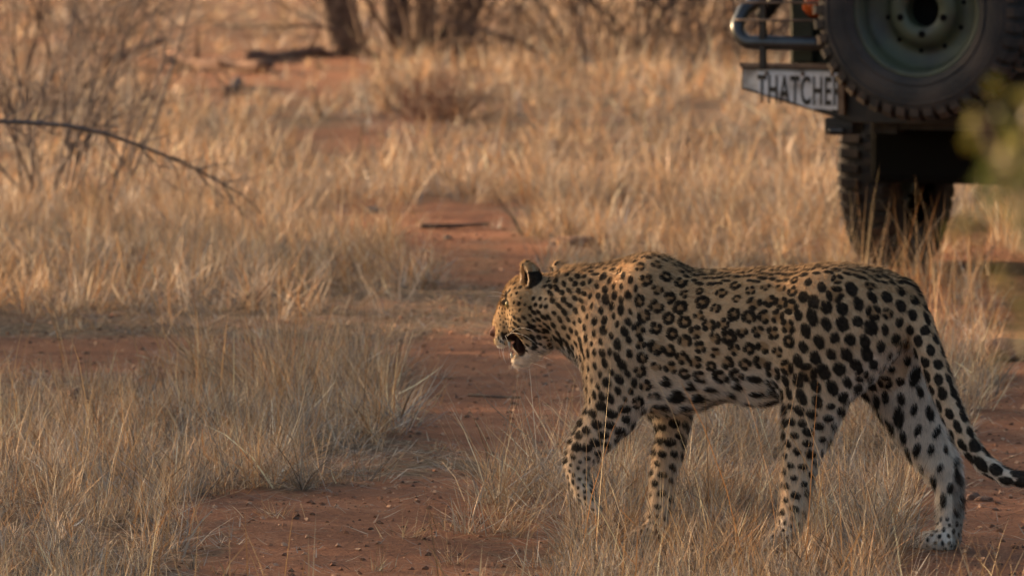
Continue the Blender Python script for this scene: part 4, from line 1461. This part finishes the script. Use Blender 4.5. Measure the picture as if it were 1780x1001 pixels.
rs = random.Random(5)
for i in centres:
    reg = REG[i]
    c, n = V[i], N[i]
    t = flow(i)
    b_ = np.cross(n, t)
    g = lambda s=0.15: 1 + rs.uniform(-s, s)
    if reg == 0:
        R0 = 0.0113 * g(0.2)
        if PY[i] < 520: R0 *= 0.8
        if PX[i] < 1110: R0 *= 0.82
        el_ = rs.uniform(1.0, 1.35)
        m = rs.choice((3, 4, 4, 5))
        a0 = rs.uniform(0, 6.28)
        miss = rs.randrange(m) if rs.random() < 0.35 else -1
        blob(c, n, t, R0 * 1.05 * el_, R0 * 0.95, 0.3, inner)
        for k in range(m):
            if k == miss: continue
            a = a0 + 2 * math.pi * (k + rs.uniform(-.18, .18)) / m
            cc = c + (t * math.cos(a) * el_ + b_ * math.sin(a)) * R0
            tg = (-t * math.sin(a) + b_ * math.cos(a))
            blob(cc, n, tg, R0 * rs.uniform(0.72, 1.02), R0 * rs.uniform(0.50, 0.68))
    elif reg == 1:
        small = PY[i] < 500
        a = 0.0168 * g(0.15) * (0.72 if small else 1)
        a *= 1.0 - 0.15 * (PX[i] > 1520)
        if small and rs.random() < 0.6 or rs.random() < 0.12:
            m = 3
            a0 = rs.uniform(0, 6.28)
            blob(c, n, t, a * 1.2, a * 1.2, 0.3, inner)
            for k in range(m):
                q = a0 + 2.09 * k
                blob(c + (t * math.cos(q) + b_ * math.sin(q)) * a * 0.8, n, (-t * math.sin(q) + b_ * math.cos(q)), a * 0.85, a * 0.5)
        else:
            blob(c, n, t, a * rs.uniform(0.95, 1.25), a * rs.uniform(0.75, 0.95))
    elif reg == 2:
        a = 0.0165 * g(0.25)
        blob(c, n, t, a * 1.25, a * 0.8)
        if rs.random() < 0.5: blob(c + b_ * a, n, t, a * 0.7, a * 0.55)
    elif reg == 3:
        blob(c, n, t, 0.0118 * g(0.3), 0.0064 * g(0.2), 0.2)
    elif reg == 4:
        tq = t * 0.75 - b_ * rs.uniform(0.2, 0.9); tq /= np.linalg.norm(tq)
        blob(c, n, tq, 0.0108 * g(0.3), 0.0068 * g(0.2), 0.2)
    elif reg == 5:
        a = 0.0138 * g(0.2)
        if PY[i] > 790: a *= 0.75
        if REG[i] == 5 and PX[i] > 1640 and PY[i] > 800: continue
        tq = t * 0.3 + b_ * rs.uniform(0.6, 1.0); tq /= np.linalg.norm(tq)
        blob(c, n, tq, a * 1.12, a * 0.82)
    elif reg == 6:
        a = 0.0172 * g(0.3)
        if PY[i] > 760: a *= 0.75
        tq = t * 0.8 + b_ * rs.uniform(-0.6, 0.2); tq /= np.linalg.norm(tq)
        blob(c, n, tq, a * 1.3, a * 0.72)
    elif reg == 7:
        blob(c, n, t, 0.0062 * g(0.25), 0.0052 * g(0.2), 0.25)
    elif reg == 8:
        big = 1.0 + 0.25 * (tt[i] > 5)
        blob(c, n, t, 0.0170 * g(0.2) * big, 0.0112 * g(0.2) * big)
    elif reg == 9:
        el_ = 1.5 if PX[i] > 890 and PY[i] > 535 else 1.1
        tq = np.array([-0.8, 0, -0.55]) if PY[i] > 540 else t
        tq = tq - n * (tq @ n); tq /= np.linalg.norm(tq) + 1e-9
        a = 0.0054 * g(0.3) * (1.05 if PX[i] > 915 else 0.9)
        if PX[i] > 905 and 470 < PY[i] < 515 and PX[i] < 945: continue
        if PY[i] > 612: continue
        blob(c, n, tq, a * el_, a * 0.9, 0.25)
    elif reg == 11:
        tq = t + b_ * rs.uniform(-0.35, 0.35); tq /= np.linalg.norm(tq)
        a = 0.0126 * g(0.3) * (1.0 if PX[i] > 1040 else 0.85)
        blob(c, n, tq, a, a * rs.uniform(0.55, 0.8), 0.2)
    elif reg == 10:
        if PY[i] < 582 and PX[i] > 866: blob(c, n, t, 0.0034, 0.0028, 0.3)

# marks with a place of their own: mouth shade, lips, nose, brow, ear backs, throat bars, tail tip
mouth = np.zeros(NV)


def mark(px, py, lat, a, b, ang, arr=None, both=True, soft=0.2):
    for s in ((1, -1) if both and lat else (1,)):
        c0 = un(px, py, lat * s)
        _, j, _d = kd.find(Vector(c0))
        t = np.array([-math.cos(R(ang)), 0, -math.sin(R(ang))])        # angle measured on the photo, clockwise from the right
        t = t - N[j] * (t @ N[j]); t /= np.linalg.norm(t) + 1e-9
        blob(V[j], N[j], t, a / SC_, b / SC_, soft, arr)


mark(881, 587, 0.045, 12, 6, 30)             # dark lip line behind the pads
mark(886, 595, 0.05, 8, 9, 90)
mark(858, 583, 0.015, 5, 3, 60)
mark(873, 526, 0.045, 9, 2.6, 150)           # half closed eye
mark(884, 523, 0.045, 7, 3.0, 170)
mark(885, 513, 0.045, 7, 3.5, 160)
mark(944, 582, 0.07, 9, 6, 30); mark(925, 570, 0.075, 8, 5, 25); mark(936, 556, 0.075, 7, 4, 25)
mark(967, 590, 0.065, 16, 6, 40); mark(988, 584, 0.06, 9, 4, 20); mark(928, 606, 0.055, 7, 4, 20); mark(926, 591, 0.06, 6, 4, 20); mark(932, 598, 0.06, 6, 3, 20)
mark(1003, 596, 0.055, 12, 6, 50)
for (x, y) in ((868, 592), (873, 596), (878, 600), (866, 587), (874, 589)):
    mark(x, y, 0.04, 4.5, 1.6, 60, soft=0.3)
mouth_shade = np.zeros(NV)
for s in (1, -1):
    cc = un(894, 601, 0.055 * s)
    ca_, sa_ = math.cos(R(-22)), math.sin(R(-22))
    v = V - cc
    x = v[:, 0] * ca_ + v[:, 2] * sa_; z = -v[:, 0] * sa_ + v[:, 2] * ca_
    k = np.sqrt((x / (15.5 / SC_)) ** 2 + (v[:, 1] / 0.066) ** 2 + (z / (23.0 / SC_)) ** 2)
    mouth_shade = np.maximum(mouth_shade, np.clip((1.06 - k) / 0.08, 0, 1) * is_head)
# ear backs black with a pale rim; inside pale
for (px, py, lat) in ((923, 485, 0.047), (978, 483, -0.052)):
    c = un(px, py, lat)
    v = V - c
    near_ear = (np.linalg.norm(v / np.array([0.030, 0.028, 0.043]), axis=1) < 1) & (V[:, 2] > c[2] - 0.036)
    front_ = N[:, 0] > 0.35
    back = near_ear & (N[:, 0] < 0.30) & (PX > px - 12)
    spot[back] = np.maximum(spot[back], np.clip((0.35 - N[back, 0]) / 0.25, 0, 1))
    tip = near_ear & (V[:, 2] > c[2] + 0.020) & (N[:, 0] < .3)
    spot[tip] *= 0.25
    base[near_ear & front_] = np.array([0.52, 0.42, 0.31])
tipm = is_tail & (tt > 7.6)
spot[tipm] = np.maximum(spot[tipm], np.clip(vnoise(V[tipm] * 22, 90) * 2.4 - 0.5, 0, 1))
# soles and the bare back of the hind metatarsus
sole = (PX > 1655) & (PY > 825) & (PY < 950) & (W_ < -0.05) & (N[:, 0] < -0.05)
dark = np.array([0.009, 0.008, 0.008])
tan = np.array([0.30, 0.175, 0.082])
inner = np.clip(inner, 0, 1)[:, None] * 0.75 * (1 - wm * 0.6)
colr = base * (1 - inner) + tan[None] * inner
sp_ = spot[:, None] * (0.93 + 0.07 * vnoise(V * 300, 93))[:, None]
colr = colr * (1 - sp_) + dark[None] * sp_
colr[sole] = colr[sole] * 0.45 + np.array([0.075, 0.052, 0.040]) * 0.55
colr = colr * (1 - mouth_shade[:, None]) + np.array([0.022, 0.010, 0.009]) * mouth_shade[:, None]  # shade of the open mouth put into the colour, tongue included
nose = is_head & (PX < 861) & (PY > 566) & (PY < 588)
colr[nose] = np.array([0.16, 0.082, 0.060])

leo = empty('leopard', tuple(ORG), 0)
leo.rotation_euler = (0, 0, math.atan2(HEAD[1], HEAD[0]))
tag(leo, 'spotted leopard walking to the left with head low and mouth open', 'leopard')
me = np_mesh('body', V, Q.ravel(), np.arange(len(Q)) * 4, np.full(len(Q), 4), True, {'col': colr})
coat = attr_mat('leopard_coat', rough=0.75, spec=0.12)
me.materials.append(coat)
body = link('body', me, leo)

# ---- short fur, one hair curve per root, coloured by the coat under it
NH = 230000
areas = np.linalg.norm(fn, axis=1) * 0.5
fi = RNG.choice(len(Q), NH, p=areas / areas.sum())
a, b = RNG.uniform(0, 1, (2, NH, 1))
q = Q[fi]
roots = (V[q[:, 0]] * (1 - a) + V[q[:, 1]] * a) * (1 - b) + (V[q[:, 3]] * (1 - a) + V[q[:, 2]] * a) * b
vi = q[np.arange(NH), RNG.integers(0, 4, NH)]
hn = N[vi]
hc = (colr[q].mean(1))
reg = REG[vi]
D_ = np.tile(np.array([-1.0, 0, -0.28]), (NH, 1))
D_[np.isin(reg, (5, 6, 7))] = (-0.15, 0, -1.0)
D_[np.isin(reg, (9, 10))] = (-0.72, 0, 0.70)
hx, hy = PX[vi], PY[vi]
D_[(np.isin(reg, (9,))) & (hy > 590)] = (-0.8, 0, -0.6)
D_[reg == 1] = (-0.45, 0, -0.85); D_[reg == 11] = (-0.35, 0, -0.95)
D_[(hx < 1120) & (hy > 500) & (reg == 0)] = (-0.35, 0, -0.95)
k_ = np.clip(tt[vi].astype(int), 0, len(tail_pts) - 2)
m_ = reg == 8
D_[m_] = (tail_pts[k_ + 1] - tail_pts[k_])[m_]
D_ -= hn * (D_ * hn).sum(1, keepdims=True)
D_ /= np.linalg.norm(D_, axis=1, keepdims=True) + 1e-9
D_ += RNG.normal(0, 0.22, (NH, 3))
ln = RNG.uniform(0.006, 0.011, NH) * (1 + 0.55 * (np.abs(hn[:, 1]) < 0.6))
ln[np.isin(reg, (9, 10))] *= 0.55
ln[reg == 10] *= 0.6
ln[(reg == 7) | (reg == 8)] *= 0.65; ln[reg == 3] *= 0.7
ln[(reg == 2) | (reg == 6)] *= 1.4
ln[(reg == 9) & (hy > 608)] *= 1.6
hair_ok = (mouth_shade[vi] < 0.2) & ~nose[vi]
roots, hn, hc, D_, ln = roots[hair_ok], hn[hair_ok], hc[hair_ok], D_[hair_ok], ln[hair_ok]
NH = len(roots)
p1 = roots + (D_ * 0.42 + hn * 0.30) * ln[:, None]
p2 = roots + (D_ * 0.95 + hn * 0.44) * ln[:, None]
hcv = bpy.data.hair_curves.new('fur')
hcv.add_curves([3] * NH)
hcv.attributes['position'].data.foreach_set('vector', np.stack([roots, p1, p2], 1).astype(np.float32).ravel())
ra = hcv.attributes.get('radius') or hcv.attributes.new('radius', 'FLOAT', 'POINT')
ra.data.foreach_set('value', np.tile(np.array([0.00032, 0.00026, 0.00005], dtype=np.float32), NH))
ca = hcv.attributes.new('col', 'FLOAT_COLOR', 'CURVE')
hc = np.clip(hc * RNG.uniform(0.72, 1.3, (NH, 1)), 0, 1)
ca.data.foreach_set('color', np.concatenate([hc, np.ones((NH, 1))], 1).astype(np.float32).ravel())
hcv.materials.append(attr_mat('leopard_fur', rough=0.6, transl=0.2, spec=0.08))
fur = link('fur', hcv, leo)
fur['kind'] = 'stuff'

# ---- whiskers, teeth, eyes
wk = MB()
for s in (1, -1):
    for (x0, y0, l0, x1, y1, l1, x2, y2, l2) in ((872, 586, .042, 868, 605, .07, 880, 632, .09), (874, 590, .042, 876, 612, .07, 876, 626, .085), (868, 590, .042, 866, 606, .065, 870, 620, .08),
                                               (880, 582, .045, 905, 570, .09, 936, 602, .11), (882, 584, .045, 903, 558, .10, 930, 578, .13), (878, 583, .044, 888, 600, .085, 884, 624, .10),
                                               (880, 518, .045, 866, 513, .06, 846, 515, .075), (882, 514, .045, 868, 506, .06, 850, 507, .08),
                                               (912, 634, .01, 905, 642, .02, 898, 646, .03), (920, 630, .03, 934, 632, .05, 950, 640, .06), (930, 618, .045, 945, 618, .065, 962, 628, .08)):
        A, B, C = un(x0, y0, l0 * s), un(x1, y1, l1 * s), un(x2, y2, l2 * s)
        pts = [Vector(A * (1 - t) ** 2 + 2 * B * t * (1 - t) + C * t * t) for t in np.linspace(0, 1, 7)]
        wk.tube(pts, [0.00042 * (1 - 0.7 * i / 6) for i in range(7)], 4)
w = wk.build('whiskers', mat('whisker', (0.75, 0.70, 0.62), 0.4), leo, True); w['kind'] = 'stuff'
toothm = mat('tooth_enamel', (0.70, 0.64, 0.50), 0.3)
for (x, y, l, dx, dy, r) in ((890, 622, .022, -2, -11, 3.0), (896, 620, .028, 2, -5, 2.4), (884, 594, .026, 3, 12, 3.0)):
    for s in (1, -1):
        t = MB(); A, B = un(x, y, l * s), un(x + dx, y + dy, l * s)
        t.tube([Vector(A), Vector(A * .5 + B * .5), Vector(B)], [r / SC_, r * .75 / SC_, 0.0004], 8)
        t.build('tooth', toothm, leo, True)
eyem = mat('amber_eye', (0.16, 0.13, 0.05), 0.08)
for s in (1, -1):
    cand = np.where((np.hypot(PX - (878 if s > 0 else 878), PY - 530) < 4) & (np.sign(W_) == s) & (N[:, 1] * s > 0.2))[0]
    c = un(880, 530, 0.040 * s)
    if len(cand):
        j = cand[np.argmax(V[cand, 1] * s)]
        c = V[j] - N[j] * 0.0055
    bm = bmesh.new(); bmesh.ops.create_uvsphere(bm, u_segments=14, v_segments=10, radius=0.0100)
    m2 = bpy.data.meshes.new('eye'); bm.to_mesh(m2); bm.free(); m2.materials.append(eyem)
    m2.polygons.foreach_set('use_smooth', [True] * len(m2.polygons))
    o = link('eye', m2, leo); o.location = tuple(c)
print('leopard verts', NV, 'spots', len(centres), 'lowest', V[:, 2].min(), [(nm, float(V[(PX > a) & (PX < b) & (np.sign(W_) == s), 2].min())) for nm, a, b, s in (('nf', 980, 1060, 1), ('ff', 1100, 1180, -1), ('nh', 1330, 1420, 1), ('fh', 1600, 1670, -1))])
